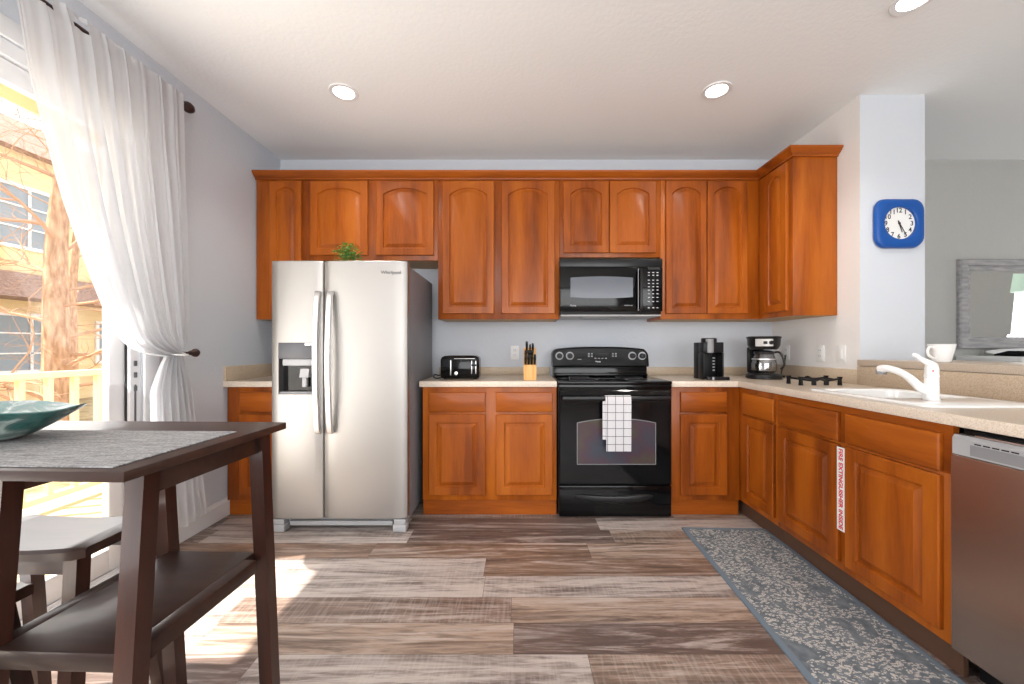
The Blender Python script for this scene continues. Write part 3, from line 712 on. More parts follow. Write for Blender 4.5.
    # bowed handles
    for cx, par, s in ((-1.224, dl, -1), (-1.148, dr, 1)):
        pts = [(cx+.0, Y0-.004, 1.475), (cx, Y0-.022, 1.455), (cx, Y0-.042, 1.25), (cx, Y0-.047, 1.05), (cx, Y0-.042, .86), (cx, Y0-.022, .645), (cx, Y0-.004, .628)]
        P = smooth_pts(pts, 6); rings = []
        for k, p in enumerate(P):
            tg = (P[min(k+1, len(P)-1)]-P[max(k-1, 0)]).normalized(); nx = Vector((1,0,0)); ny = tg.cross(nx).normalized()
            rings.append([p + nx*a + ny*b for a, b in ((-.017,-.007), (-.013,-.011), (.013,-.011), (.017,-.007), (.017,.007), (.013,.011), (-.013,.011), (-.017,.007))])
        MB().loops(rings).build('handle', 'steel_h', par, label='bowed polished handle')
    text('Whirlpool', .030, (X(391, 2.4), Y0-.0002, CH-(272.5-CY)*2.4/F), FACE_Y, 'dgrey', dr)
    # grille and front feet
    g = MB(); g.box(x0+.012, x1-.012, 2.47, 2.474, .030, .083); g.box(x0+.10, x1-.10, 2.440, 2.4695, .028, .056, .003)
    for k in range(4): g.box(-1.13, -.80, 2.458, 2.4695, .0585+k*.006, .0615+k*.006)
    g.build('toe_grille', 'lgrey', t)
    for xa, xb in ((x0+.003, x0+.085), (x1-.088, x1-.005)):
        mb = MB(); mb.box(xa, xb, 2.405, 2.4695, .002, .046, .006); mb.box(xa+.006, xb-.006, 2.415, 2.4695, .0465, .078, .003); mb.build('foot_cover', 'lgrey', t)
    for xa in (x0+.03, x1-.05): MB().lathe([(.016, .0), (.016, .0545)], (xa, 3.05, 0), 12).build('roller', 'blackm', t)
fridge()
# small potted plant on top
def plant():
    x, y, z = -1.118, 2.56, 1.656
    t = thing('potted_plant', 'small leafy green plant in a white pot on top of the refrigerator', 'plant', (x, y, z))
    MB().lathe([(.030, z), (.036, z+.006), (.042, z+.040), (.040, z+.041), (.036, z+.034), (0, z+.034)], (x, y, 0), 20).build('pot', 'ceramic', t)
    rnd = random.Random(4)
    for mname, cnt in (('leaf', 260), ('leaf2', 110)):
        mb = MB()
        for i in range(cnt):
            a = rnd.uniform(0, 2*PI); el = rnd.uniform(-.15, 1.35); R = rnd.uniform(.03, .095)
            c = Vector((x+R*math.cos(a)*math.cos(el)*1.05, y+R*math.sin(a)*math.cos(el), z+.062+R*math.sin(el)*1.15))
            d = Vector((math.cos(a), math.sin(a), rnd.uniform(-.5, .8))).normalized(); s = d.cross(Vector((0,0,1))).normalized(); nrm = s.cross(d)
            L = rnd.uniform(.014, .026); W = L*.38
            p = [c-d*L*.5, c+s*W+nrm*.002, c+d*L*.5, c-s*W+nrm*.002]; vs = [mb.bm.verts.new(q) for q in p]; top = mb.bm.verts.new(c+nrm*.004); bot = mb.bm.verts.new(c-nrm*.001)
            for k in range(4): mb.bm.faces.new((vs[k], vs[(k+1)%4], top)); mb.bm.faces.new((vs[(k+1)%4], vs[k], bot))
        if mname == 'leaf':
            for i in range(14):
                a = rnd.uniform(0, 2*PI); mb.tube([(x, y, z+.034), (x+.02*math.cos(a), y+.02*math.sin(a), z+.06), (x+.06*math.cos(a), y+.06*math.sin(a), z+rnd.uniform(.07, .13))], .0012, 4)
            mb.build('foliage', mname, t, smooth=0)
        else: mb.build('foliage', mname, t, smooth=0, label='paler green leaves')
plant()
# ================================================================ range
def stove():
    x0, x1 = .2715, 1.0285; yf = 2.600; cx = (x0+x1)/2
    t = thing('range', 'black freestanding electric range with a towel on its oven handle', 'oven', (cx, 2.9, 0))
    MB().box(x0, x1, 2.632, 3.235, .014, .893, .003).build('oven_body', 'blackm', t)
    for a in (x0+.04, x1-.04):
        for b in (2.70, 3.17): MB().lathe([(.018, 0), (.018, .0135)], (a, b, 0), 12).build('foot', 'blackm', t)
    ct = MB().box(x0-.001, x1+.001, yf+.004, 3.075, .8935, .916, .006).build('cooktop', 'black', t)
    for ax, ay, r in ((cx-.19, 2.76, .10), (cx+.19, 2.76, .08), (cx-.19, 2.96, .075), (cx+.19, 2.96, .10)):
        MB().lathe([(r-.002, .9163), (r, .9166), (r+.001, .9163)], (ax, ay, 0), 40).build('burner_ring', 'mark', ct)
    # front strip above the door
    MB().box(x0+.002, x1-.002, yf+.008, 2.6315, .862, .893, .002).build('front_strip', 'black', t)
    # door with window
    z0, z1 = .228, .857
    hx0, hx1, hz0, hz1 = X(577, yf), X(655.8, yf), .362, .668
    def arch(x0_, x1_, z0_, z1_, rise, n=14, r=.02):
        pts = [(x0_, z0_), (x1_, z0_)]
        for k in range(n+1):
            u = 1-2*k/n; pts.append(((x0_+x1_)/2+u*(x1_-x0_)/2, z1_-rise*abs(u)**2.2))
        return pts
    n = 14
    outer = [(x0+.003, z0), (x1-.003, z0)] + [(x1-.003-(x1-x0-.006)*k/n, z1) for k in range(n+1)]
    def ring(p, y): return [(a, y, b) for a, b in p]
    def shrink(p, d):
        cx_ = sum(a for a, _ in p)/len(p); cz = (min(b for _, b in p)+max(b for _, b in p))/2
        w = max(a for a, _ in p)-min(a for a, _ in p); h = max(b for _, b in p)-min(b for _, b in p)
        return [(cx_+(a-cx_)*(1-2*d/w), cz+(b-cz)*(1-2*d/h)) for a, b in p]
    W = arch(hx0, hx1, hz0, hz1, .028)
    od = MB().loops([ring(outer, 2.631), ring(outer, yf+.006), ring(shrink(outer, .006), yf), ring(W, yf), ring(shrink(W, .004), yf+.003)], cap1=True).build('oven_door', 'black', t, smooth=25)
    M['ovenglass'] = mat('iridescent_oven_glass', (.05,.042,.05), .14, spec=.4)
    n_ = N(M['ovenglass']); n_.color(n_.ramp(n_.noise(n_.coord((3,3,3)), 1.4, 2), [(.3, (.075,.075,.03)), (.5, (.075,.045,.06)), (.65, (.05,.055,.075))]))
    W2 = shrink(W, .006)
    MB().loops([ring(W2, yf+.0028), ring(W2, yf+.0010)]).build('oven_window', 'ovenglass', od, smooth=0, label='grey tinted oven window')
    W3o, W3i = shrink(W, -.001), shrink(W, .004)
    MB().loops([ring(W3o, yf-.0002), ring(W3o, yf-.0012), ring(W3i, yf-.0012), ring(W3i, yf+.0006)], cap0=False, cap1=False).build('window_trim', 'mgrey', od, smooth=0)
    # handle bar
    h = MB(); h.box(X(562, 2.56), X(671, 2.56), 2.548, 2.575, .792, .822, .010, 3)
    for a in (X(564, 2.56), X(666, 2.56)): h.box(a, a+.03, 2.5745, yf+.001, .796, .818, .003)
    h.build('handle', 'blackpl', od)
    # drawer with curved recess handle
    dr = MB().box(x0+.003, x1-.003, yf+.004, 2.6315, .012, .217, .006).build('drawer', 'black', t)
    mb = MB(); n = 20; rings = []
    for k in range(n+1):
        u = -1+2*k/n; x = cx-.008+u*.262; zc = .128+.022*u*u+.0; hw = .020*(1-abs(u)**6)+.006
        rings.append([(x, yf+.0035, zc-hw), (x, yf-.010*(1-u**4)-.001, zc-hw*.8), (x, yf-.016*(1-u**4)-.001, zc), (x, yf-.010*(1-u**4)-.001, zc+hw*.8), (x, yf+.0035, zc+hw)])
    mb.loops(rings).build('drawer_handle', 'blackpl', dr, smooth=50)
    # backguard
    bgm = MB()
    def prof(x, yy, zlo):
        u = (x-cx)/((x1-x0)/2)
        return 1.146-.022*abs(u)**3-.03*max(0, abs(u)-.955)/.045
    xs = [x0+(x1-x0)*k/24 for k in range(25)]; xs = sorted(set(xs+[x0+.01, x1-.01]))
    rings = []
    for x in xs:
        zt = prof(x, 0, 0); rings.append([(x, 3.215, .990), (x, 3.075, .990), (x, 3.062, 1.000), (x, 3.082, zt-.012), (x, 3.095, zt), (x, 3.215, zt)])
    bp = bgm.loops(rings).build('backguard', 'black', t, smooth=30)
    lo = MB(); lo.box(x0+.012, x1-.012, 3.0755, 3.23, .8935, .9895, .003); lo.box(x0+.02, x1-.012, 3.055, 3.075, .9163, .935, .003); lo.build('backguard_base', 'black', t)
    for px in (559.3, 569.7, 632, 641.8):
        kx = X(px, 3.075); kz = CH-(355.8-CY)*3.075/F
        k = MB().lathe([(0, 3.036), (.019, 3.037), (.021, 3.042), (.022, 3.066), (.022, 3.0745)], (kx, 0, kz), 24, 'Y'); k.box(kx-.004, kx+.004, 3.030, 3.037, kz-.019, kz+.019, .002)
        ko = k.build('knob', 'blackm', bp)
        MB().lathe([(.0285, 3.069), (.0315, 3.0678), (.0305, 3.0665), (.0285, 3.068)], (kx, 0, kz), 28, 'Y').build('dial_ring', 'mark', ko)
    MB().box(X(595, 3.07), X(609, 3.07), 3.0665, 3.0745, 1.070, 1.098, .002).build('clock_display', 'ink', bp)
    mk = MB()
    for px in (588, 591, 612, 615):
        for z in (1.068, 1.080, 1.092): mk.box(X(px, 3.07), X(px+1.6, 3.07), 3.066, 3.071, z, z+.004)
    for px in (594.5, 598, 601.5, 605): mk.box(X(px, 3.07), X(px+1.8, 3.07), 3.0655, 3.070, 1.054, 1.058)
    for px in (577.5,): mk.box(X(px, 3.07), X(px+4, 3.07), 3.0655, 3.070, 1.046, 1.049)
    mk.build('control_markings', 'mark', bp, smooth=0)
    text('Maytag', .014, (X(598, 3.06), 3.0615, 1.030), FACE_Y, 'plastic', bp)
stove()
def towel():
    x0, x1 = X(605.5, 2.545), X(631, 2.545)
    t = None; cxm = (x0+x1)/2
    mb = MB(); nu = 14
    def sheet(xa, xb, pts):
        rings = []
        for k in range(nu+1):
            u = k/nu; x = xa+(xb-xa)*u; w = .0016*math.sin(u*9)
            P = [(x, y+w*(1 if i > 3 else .2), z) for i, (y, z) in enumerate(pts)]
            rings.append(P)
        return rings
    th = .0035
    outer = [(2.5445, .464), (2.541, .56), (2.5405, .70), (2.541, .79), (2.5415, .815), (2.546, .8255), (2.561, .8285), (2.577, .8255), (2.581, .815), (2.5815, .79), (2.583, .70), (2.585, .60)]
    inner = [(y+th if i < 5 else (y if i in (5,6) else y-th), z if i < 4 or i > 8 else z-.0032) for i, (y, z) in enumerate(outer)]
    inner = [(2.5475, .464), (2.544, .56), (2.5435, .70), (2.544, .79), (2.5445, .814), (2.549, .8225), (2.561, .8252), (2.574, .8225), (2.578, .814), (2.5785, .79), (2.580, .70), (2.582, .60)]
    rings = []
    for k in range(nu+1):
        u = k/nu; 
        def P(p, side): 
            out = []
            for i, (y, z) in enumerate(p):
                sl = 0 if i > 4 else (4-i)*.0012
                xx = x0+(x1-x0)*u + (.006*(1-u) if i < 3 else 0)
                out.append((xx, y - abs(.003*math.sin(u*8))*(1 if i < 4 else 0), z))
            return out
        rings.append(P(outer, 0)+P(inner, 1)[::-1])
    mb.loops(rings)
    # second layer of the fold showing at the left
    rings = []
    for k in range(4):
        u = k/3; x = X(602.5, 2.55)+(.05)*u
        rings.append([(x, 2.5482, .54), (x, 2.5462, .70), (x, 2.5463, .79), (x, 2.5475, .79), (x, 2.5475, .70), (x, 2.5495, .54)])
    mb.loops(rings)
    tag(mb.build('dish_towel', 'towel', smooth=60), 'white dish towel with dark grid hanging from the oven door handle', 'towel')
towel()
# ================================================================ microwave
def microwave():
    x0, x1 = .3165, 1.0715; x0, x1 = X(559.8, 2.855), X(662.8, 2.855); yf = 2.855; z0, z1 = 1.383, 1.793
    t = thing('microwave', 'black over-the-range microwave under the short cabinet', 'microwave', ((x0+x1)/2, 3.05, z0))
    MB().box(x0+.002, x1-.002, yf+.03, PY, z0, z1, .003).build('microwave_body', 'blackpl', t)
    xd = X(639.5, yf)
    d = MB().box(x0, xd, yf, yf+.0295, z0+.022, z1-.062, .005).build('microwave_door', 'black', t)
    MB().box(x0, x1, yf+.004, yf+.0295, z1-.060, z1, .003).build('vent_grille', 'blackpl', t)
    n = 16; xa, xb = X(570.5, yf), X(633, yf); zc = 1.557
    pts = [(xa+(xb-xa)*k/n, 1.512-.008*(1-(2*k/n-1)**2)-.002) for k in range(n+1)] + [(xb-(xb-xa)*k/n, 1.653+.009*(1-(2*k/n-1)**2)) for k in range(n+1)]
    M['mwglass'] = mat('grey_microwave_window', (.085,.095,.12), .18, coat=.3)
    MB().prism(pts, yf-.0012, yf-.0002, 'Y').build('door_window', 'mwglass', d, smooth=0, label='grey mesh window')
    xh = X(641.6, 2.82)
    P = smooth_pts([(xh, yf-.001, 1.715), (xh, yf-.028, 1.70), (xh, yf-.034, 1.58), (xh, yf-.028, 1.43), (xh, yf-.001, 1.415)], 5)
    MB().tube(P, .009, 10).build('handle', 'blackpl', d)
    MB().box(X(638.0, yf), X(638.5, yf), yf-.001, yf+.001, 1.41, 1.72).build('edge_trim', 'mark', d, smooth=0)
    cp = MB().box(xd+.002, x1, yf, yf+.0295, z0+.022, z1-.062, .005).build('control_panel', 'black', t)
    MB().box(X(648, yf), X(660, yf), yf-.0008, yf+.0002, 1.712, 1.728).build('display', 'ink', cp, smooth=0)
    kb = MB()
    for r, z in enumerate((1.690, 1.670, 1.634, 1.610, 1.586, 1.562, 1.535, 1.508, 1.478, 1.432)):
        for c, px in enumerate((647.6, 651.9, 656.2)):
            kb.box(X(px+.3, yf), X(px+2.2, yf), yf-.0008, yf+.0002, z-.003, z+.003)
    kb.build('keypad', 'mark', cp, smooth=0)
    text('Maytag', .016, (X(573, yf), yf-.0006, CH-(305.5-CY)*yf/F), FACE_Y, 'mark', d)
    text('MICROWAVE', .010, (X(628.5, yf), yf-.0006, CH-(305.5-CY)*yf/F), FACE_Y, 'mark', d)
    MB().box(x0+.01, x1-.01, yf+.006, PY-.02, z0-.012, z0-.0005, .003).build('bottom_plate', 'lgrey', t)
    MB().box(x0+.17, x1-.26, yf+.04, yf+.2, z0-.020, z0-.0125, .002).build('grease_filter', 'mgrey', t)
microwave()
# ================================================================ dishwasher
def dishwasher():
    y0, y1 = .735, 1.347
    t = thing('dishwasher', 'stainless dishwasher with grey control strip at the right edge', 'dishwasher', (1.8, 1.04, 0))
    MB().box(1.535, XR-.03, y0+.003, y1-.003, .10, .862, .003).build('tub', 'blackm', t)
    MB().box(1.59, 1.61, y0+.004, y1-.004, .0, .0995).build('toe_panel', 'blackm', t)
    rings = []
    for z, x in ((.105, 1.500), (.108, 1.496), (.74, 1.494), (.775, 1.497), (.779, 1.503)):
        rings.append([(x, y0+.003, z), (x, y1-.001, z), (1.5345, y1-.001, z), (1.5345, y0+.003, z)])
    MB().loops(rings).build('dishwasher_door', 'steel_d', t, smooth=30)
    c = MB().loops([[(1.499, y0+.003, .7795), (1.499, y1-.001, .7795), (1.5345, y1-.001, .7795), (1.5345, y0+.003, .7795)], [(1.499, y0+.003, .834), (1.499, y1-.001, .834), (1.5345, y1-.001, .834), (1.5345, y0+.003, .834)], [(1.506, y0+.003, .846), (1.506, y1-.001, .846), (1.5345, y1-.001, .846), (1.5345, y0+.003, .846)]]).build('control_strip', 'lgrey', t, smooth=20)
    MB().box(1.4975, 1.4988, y0+.03, y1-.055, .785, .820).build('control_inset', 'mgrey', c, smooth=0)
    v = MB()
    for k in range(5): v.box(1.4972, 1.4984, y1-.085-k*.024, y1-.067-k*.024, .8235, .8275)
    v.build('vent_slot', 'blackm', c, smooth=0)
    MB().box(1.512, 1.534, y0+.01, y1-.055, .8465, .852).build('latch_rail', 'steel_h', t, smooth=0)
dishwasher()
# ================================================================ things on the counters
CT = C1+.0003
def toaster():
    x0, x1, y0, y1 = X(440.5, 2.78), X(479.3, 2.78), 2.76, 2.93; z1 = CT+.168
    t = thing('toaster', 'black two-slice toaster with chrome trim on the left counter', 'toaster', ((x0+x1)/2, 2.84, CT))
    def rs(xa, xb, ya, yb, r, z): return rr(xa, xb, ya, yb, r, z, 4)
    MB().loops([rs(x0+.006, x1-.006, y0+.004, y1-.004, .02, CT+.010), rs(x0, x1, y0, y1, .022, CT+.02), rs(x0, x1, y0, y1, .022, z1-.030), rs(x0+.006, x1-.006, y0+.006, y1-.006, .022, z1-.012), rs(x0+.024, x1-.024, y0+.022, y1-.022, .02, z1)]).build('toaster_body', 'black', t, smooth=50)
    for y in (2.805, 2.87): MB().box(x0+.05, x1-.05, y, y+.025, z1-.02, z1+.0008).build('bread_slot', 'blackm', t, smooth=0)
    f = MB(); f.box(x0+.072, x0+.080, y0-.004, y0+.001, CT+.03, z1-.03, .001); f.box(x0+.1, x1-.03, y0-.003, y0+.001, z1-.022, z1-.018, .001)
    f.box(x1-.055, x1-.049, y0-.004, y0+.001, CT+.04, z1-.035, .001); f.box(x1-.026, x1-.020, y0-.004, y0+.001, CT+.04, z1-.035, .001); f.build('chrome_trim', 'steel_h', t)
    f = MB(); f.box(x1-.052, x1-.018, y0-.022, y0-.0045, CT+.095, CT+.110, .004); f.build('lever', 'blackm', t)
    k = MB().lathe([(0, y0-.014), (.012, y0-.013), (.013, y0)], (x0+.115, 0, CT+.045), 16, 'Y').build('browning_knob', 'steel_h', t)
    for a in (x0+.03, x1-.03):
        for b in (y0+.03, y1-.03): MB().lathe([(.009, CT), (.009, CT+.0105)], (a, b, 0), 8).build('foot', 'blackm', t)
    MB().tube(smooth_pts([(x0+.001, 2.88, CT+.03), (x0-.03, 2.87, CT+.022), (x0-.055, 2.84, CT+.030), (x0-.05, 2.80, CT+.012), (x0-.03, 2.84, CT+.0045), (x0-.02, 2.95, CT+.0045), (x0+.03, 3.15, CT+.0045), (x0+.1, 3.22, CT+.0045)], 5), .0042, 8).build('power_cord', 'blackm', t)
toaster()
def knife_block():
    x0, x1 = X(523.8, 2.72), X(536.4, 2.72); y0 = 2.72
    t = thing('knife_block', 'pale wooden knife block full of black-handled knives', 'knife block', ((x0+x1)/2, 2.78, CT))
    MB().prism([(y0, CT), (y0+.13, CT), (y0+.165, CT+.20), (y0+.105, CT+.225), (y0+.02, CT+.105), (y0, CT+.105)], x0, x1, 'X').build('block', 'bamboo', t, smooth=0)
    rnd = random.Random(2); d = Vector((0, -.42, .9)).normalized()
    def handle(x, y, z, L, w):
        p = Vector((x, y, z)); s = Vector((1,0,0)); n = d.cross(s)
        rings = []
        for k, (q, ws) in enumerate(((0,.7), (.12,.9), (.5,1), (.85,1.1), (1,.7))):
            c = p+d*L*q+n*(.004*math.sin(q*3)); rings.append([c+s*a*w*ws*.55+n*b*w*ws for a, b in ((-1,-1), (1,-1), (1,1), (-1,1))])
        MB().loops(rings).build('knife_handle', 'blackm', t, smooth=0)
    for i in range(4): handle(x0+.012+i*.0215, y0+.018, CT+.112, .070, .015)
    for i in range(3): handle(x0+.014+i*.022, y0+.048, CT+.150, .060, .015)
    handle(x0+.022, y0+.082, CT+.190, .085, .015); handle(x0+.065, y0+.085, CT+.190, .070, .014)
    handle(x0+.045, y0+.066, CT+.176, .08, .010)
knife_block()
def pod_machine():
    x0, x1, y0, y1 = 1.305, 1.449, 2.74, 2.90; z1 = CT+.264; za = CT+.190
    t = thing('pod_coffee_machine', 'slim black single-serve coffee machine on the counter right of the range', 'coffee machine', ((x0+x1)/2, 2.82, CT))
    b = MB(); b.box(x0, x1, y0+.085, y1, CT, z1, .005); b.box(x0, x1, y0+.004, y0+.0845, za, z1, .005); b.box(x0, x0+.010, y0+.004, y0+.0845, CT, za-.0005, .002); b.box(x1-.010, x1, y0+.004, y0+.0845, CT, za-.0005, .002)
    b.build('machine_body', 'blackm', t)
    xc = x0+.062
    MB().lathe([(.050, z1+.0005), (.052, z1+.003), (.052, z1+.026), (.047, z1+.031), (0, z1+.031)], (xc+.006, y0+.066, 0), 28).build('lid', 'blackpl', t)
    MB().lathe([(.020, za-.002), (.026, za+.002), (.026, z1+.020), (.020, z1+.024)], (xc-.012, y0+.016, 0), 24).build('brew_head', 'mgrey', t)
    MB().lathe([(.006, za-.022), (.011, za-.001)], (xc+.01, y0+.05, 0), 12).build('spout', 'blackpl', t)
    MB().loops([rr(x0+.011, x1+.024, y0-.035, y0+.003, .012, CT+.0005, 5), rr(x0+.011, x1+.024, y0-.035, y0+.003, .012, CT+.022, 5)]).build('drip_tray', 'blackpl', t)
    MB().box(xc-.020, xc-.006, y0-.0375, y0-.0352, CT+.002, CT+.022, .0005).build('tray_badge', 'lgrey', t)
    m = MB()
    for k in range(5): m.box(x1-.040, x1-.024, y0+.0828, y0+.0846, CT+.06+k*.022, CT+.067+k*.022)
    m.build('cup_icons', 'mark', t, smooth=0)
pod_machine()
def coffee_maker():
    cx, cy = X(765.3, 2.84), 2.86
    t = thing('coffee_maker', 'black drip coffee maker with glass carafe in the counter corner', 'coffee maker', (cx, cy, CT))
    def e(r, z, sx=1.0, sy=1.0, n=28): return [(cx+r*sx*math.cos(2*PI*k/n), cy+r*sy*math.sin(2*PI*k/n), z) for k in range(n)]
    MB().loops([e(.108, CT), e(.116, CT+.006), e(.116, CT+.028), e(.106, CT+.036), e(.086, CT+.040)]).build('warming_base', 'blackpl', t, smooth=40)
    MB().loops([e(.083, CT+.212), e(.094, CT+.224), e(.104, CT+.245), e(.107, CT+.29), e(.112, CT+.296), e(.112, CT+.304), e(.096, CT+.309)]).build('brew_basket', 'blackpl', t, smooth=40)
    MB().box(cx-.06, cx+.06, cy+.085, cy+.115, CT+.037, CT+.23, .01).build('water_tank', 'blackpl', t)
    # control panel on the curved front
    def patch(a0, a1, z0, z1, r0, r1):
        rings = []
        for k in range(9):
            a = a0+(a1-a0)*k/8; rings.append([(cx+r*math.cos(a), cy+r*math.sin(a), z) for r, z in ((r0, z0), (r1, z0), (r1, z1), (r0, z1))])
        return MB().loops(rings)
    p = patch(math.radians(212), math.radians(268), CT+.236, CT+.288, .100, .1145).build('control_panel', 'steel', t, smooth=40)
    q = MB(); q.box(cx-.062, cx-.040, cy-.109, cy-.085, CT+.252, CT+.272, .002); q.build('display', 'ink', p)
    MB().lathe([(0, -.012), (.013, -.010), (.014, 0)], (cx-.018, cy-.112, CT+.262), 18, 'Y').build('dial', 'blackpl', p)
    cz = CT+.041
    c = MB().lathe([(0, cz), (.064, cz+.001), (.080, cz+.02), (.082, cz+.06), (.075, cz+.10), (.060, cz+.138), (.062, cz+.152)], (cx, cy-.005, 0), 32).build('carafe', 'carafe', t)
    MB().lathe([(.0615, cz+.136), (.064, cz+.138), (.066, cz+.156), (.03, cz+.166), (0, cz+.167)], (cx, cy-.005, 0), 28).build('carafe_lid', 'blackpl', t)
    MB().lathe([(.0765, cz+.098), (.0785, cz+.098), (.0775, cz+.106), (.0755, cz+.106)], (cx, cy-.005, 0), 28).build('carafe_band', 'steel_h', t)
    hp = smooth_pts([(cx+.060, cy-.030, cz+.150), (cx+.082, cy-.05, cz+.150), (cx+.102, cy-.06, cz+.11), (cx+.110, cy-.06, cz+.06), (cx+.092, cy-.05, cz+.028)], 5)
    MB().tube(hp, .0075, 8).build('carafe_handle', 'blackpl', t)
    MB().tube(smooth_pts([(cx+.07, cy+.10, CT+.05), (cx+.12, cy+.08, CT+.02), (cx+.15, cy+.04, CT+.0055), (cx+.17, cy+.03, CT+.016), (cx+.19, cy+.06, CT+.006), (cx+.21, cy+.12, CT+.03), (XR-.03, 3.06, 1.02), (XR-.012, 3.075, 1.08)], 6), .0045, 8).build('power_cord', 'blackm', t)
coffee_maker()
def trivet():
    t = thing('trivet', 'black metal trivet rack standing on the counter before the sink', 'trivet', (1.83, 2.42, CT))
    x0, x1, y0, y1 = 1.70, 1.935, 2.345, 2.45; z = CT+.040
    m = MB()
    P = smooth_pts([(x0, y0, z-.002), (x0+.08, y0, z-.012), ((x0+x1)/2, y0, z-.004), (x1-.08, y0, z-.012), (x1, y0, z)], 5); m.tube(P, .0065, 8)
    P = smooth_pts([(x0, y1, z), (x0+.08, y1, z-.010), ((x0+x1)/2, y1, z+.004), (x1-.08, y1, z-.010), (x1, y1, z)], 5); m.tube(P, .0065, 8)
    for k in range(7):
        x = x0+.02+(x1-x0-.04)*k/6; m.tube([(x, y0, z-.007), (x, (y0+y1)/2, z-.001), (x, y1, z-.005)], .004, 6)
    m.build('rack', 'blackm', t)
    for a, b in ((x0, y0), (x1, y0), (x0, y1), (x1, y1)):
        MB().loops([[(a-.009, b-.008, CT), (a+.009, b-.008, CT), (a+.009, b+.008, CT), (a-.009, b+.008, CT)], [(a-.007, b-.007, CT+.036), (a+.007, b-.007, CT+.036), (a+.007, b+.007, CT+.036), (a-.007, b+.007, CT+.036)], [(a-.011, b-.009, CT+.052), (a+.011, b-.009, CT+.052), (a+.011, b+.009, CT+.052), (a-.011, b+.009, CT+.052)]]).build('foot', 'blackm', t, smooth=0)
    for a in (x0+.08, x1-.08):
        MB().box(a-.012, a+.012, y0-.006, y0+.008, CT, CT+.028, .003).build('foot', 'blackm', t)
trivet()
def mug():
    x, y, z = 2.235, 1.98, 1.0675
    y = 1.75; x = (944.5-CX)*y/F+.0; x = max(x, 2.17)
    y = x*F/(941.5-CX); x += 0
    t = thing('coffee_mug', 'white coffee mug on the bar ledge behind the faucet', 'mug', (x, y, z))
    MB().lathe([(0, z), (.032, z), (.035, z+.004), (.043, z+.045), (.052, z+.088), (.053, z+.092), (.050, z+.092), (.041, z+.045), (.032, z+.010), (0, z+.008)], (x, y, 0), 36).build('cup', 'ceramic', t, smooth=60)
    P = smooth_pts([(x-.045, y-.004, z+.074), (x-.066, y-.006, z+.077), (x-.080, y-.008, z+.060), (x-.073, y-.006, z+.036), (x-.055, y-.004, z+.024), (x-.038, y, z+.020)], 5)
    MB().tube(P, .0062, 10).build('handle', 'ceramic', t, smooth=60)
mug()
# outlets and switch plates
def outlet(x, y, z, facing, label, rocker=False, group='wall outlets and switches'):
    t = thing('switch_plate' if rocker else 'wall_outlet', label, 'light switch' if rocker else 'outlet', (x, y, z-.057), None)
    def B(a0, a1, d0, d1, z0, z1, bev=0):
        return MB().box(x+a0, x+a1, y-d1, y-d0, z+z0, z+z1, bev) if facing == 'Y' else MB().box(x-d1, x-d0, y+a0, y+a1, z+z0, z+z1, bev)
    B(-.035, .035, .0005, .006, -.057, .057, .002).build('cover_plate', 'plastic', t)
    if rocker: B(-.016, .016, .0062, .010, -.033, .033, .002).build('rocker', 'plastic', t)
    else:
        for dz in (-.020, .020):
            s = B(-.017, .017, .0062, .008, dz-.014, dz+.014, .001).build('socket', 'white', t)
            q = MB()
            for da in (-.007, .007):
                b = (x+da-.0012, x+da+.0012, y-.0086, y-.0081) if facing == 'Y' else (x-.0086, x-.0081, y+da-.0012, y+da+.0012)
                q.box(*b, z+dz-.002, z+dz+.007)
            q.build('slots', 'ink', s, smooth=0)
outlet(X(514.8, YB), YB, CH-(352.6-CY)*YB/F, 'Y', 'white wall outlet between the toaster and the knife block')
outlet(XR, 2.73, 1.100, 'X', 'white outlet on the right wall nearer to the wall cabinet')
outlet(XR, 2.555, 1.100, 'X', 'white switch plate on the right wall nearest the pillar', True)
outlet(XR, 3.075, 1.100, 'X', 'white wall outlet behind the drip coffee maker')
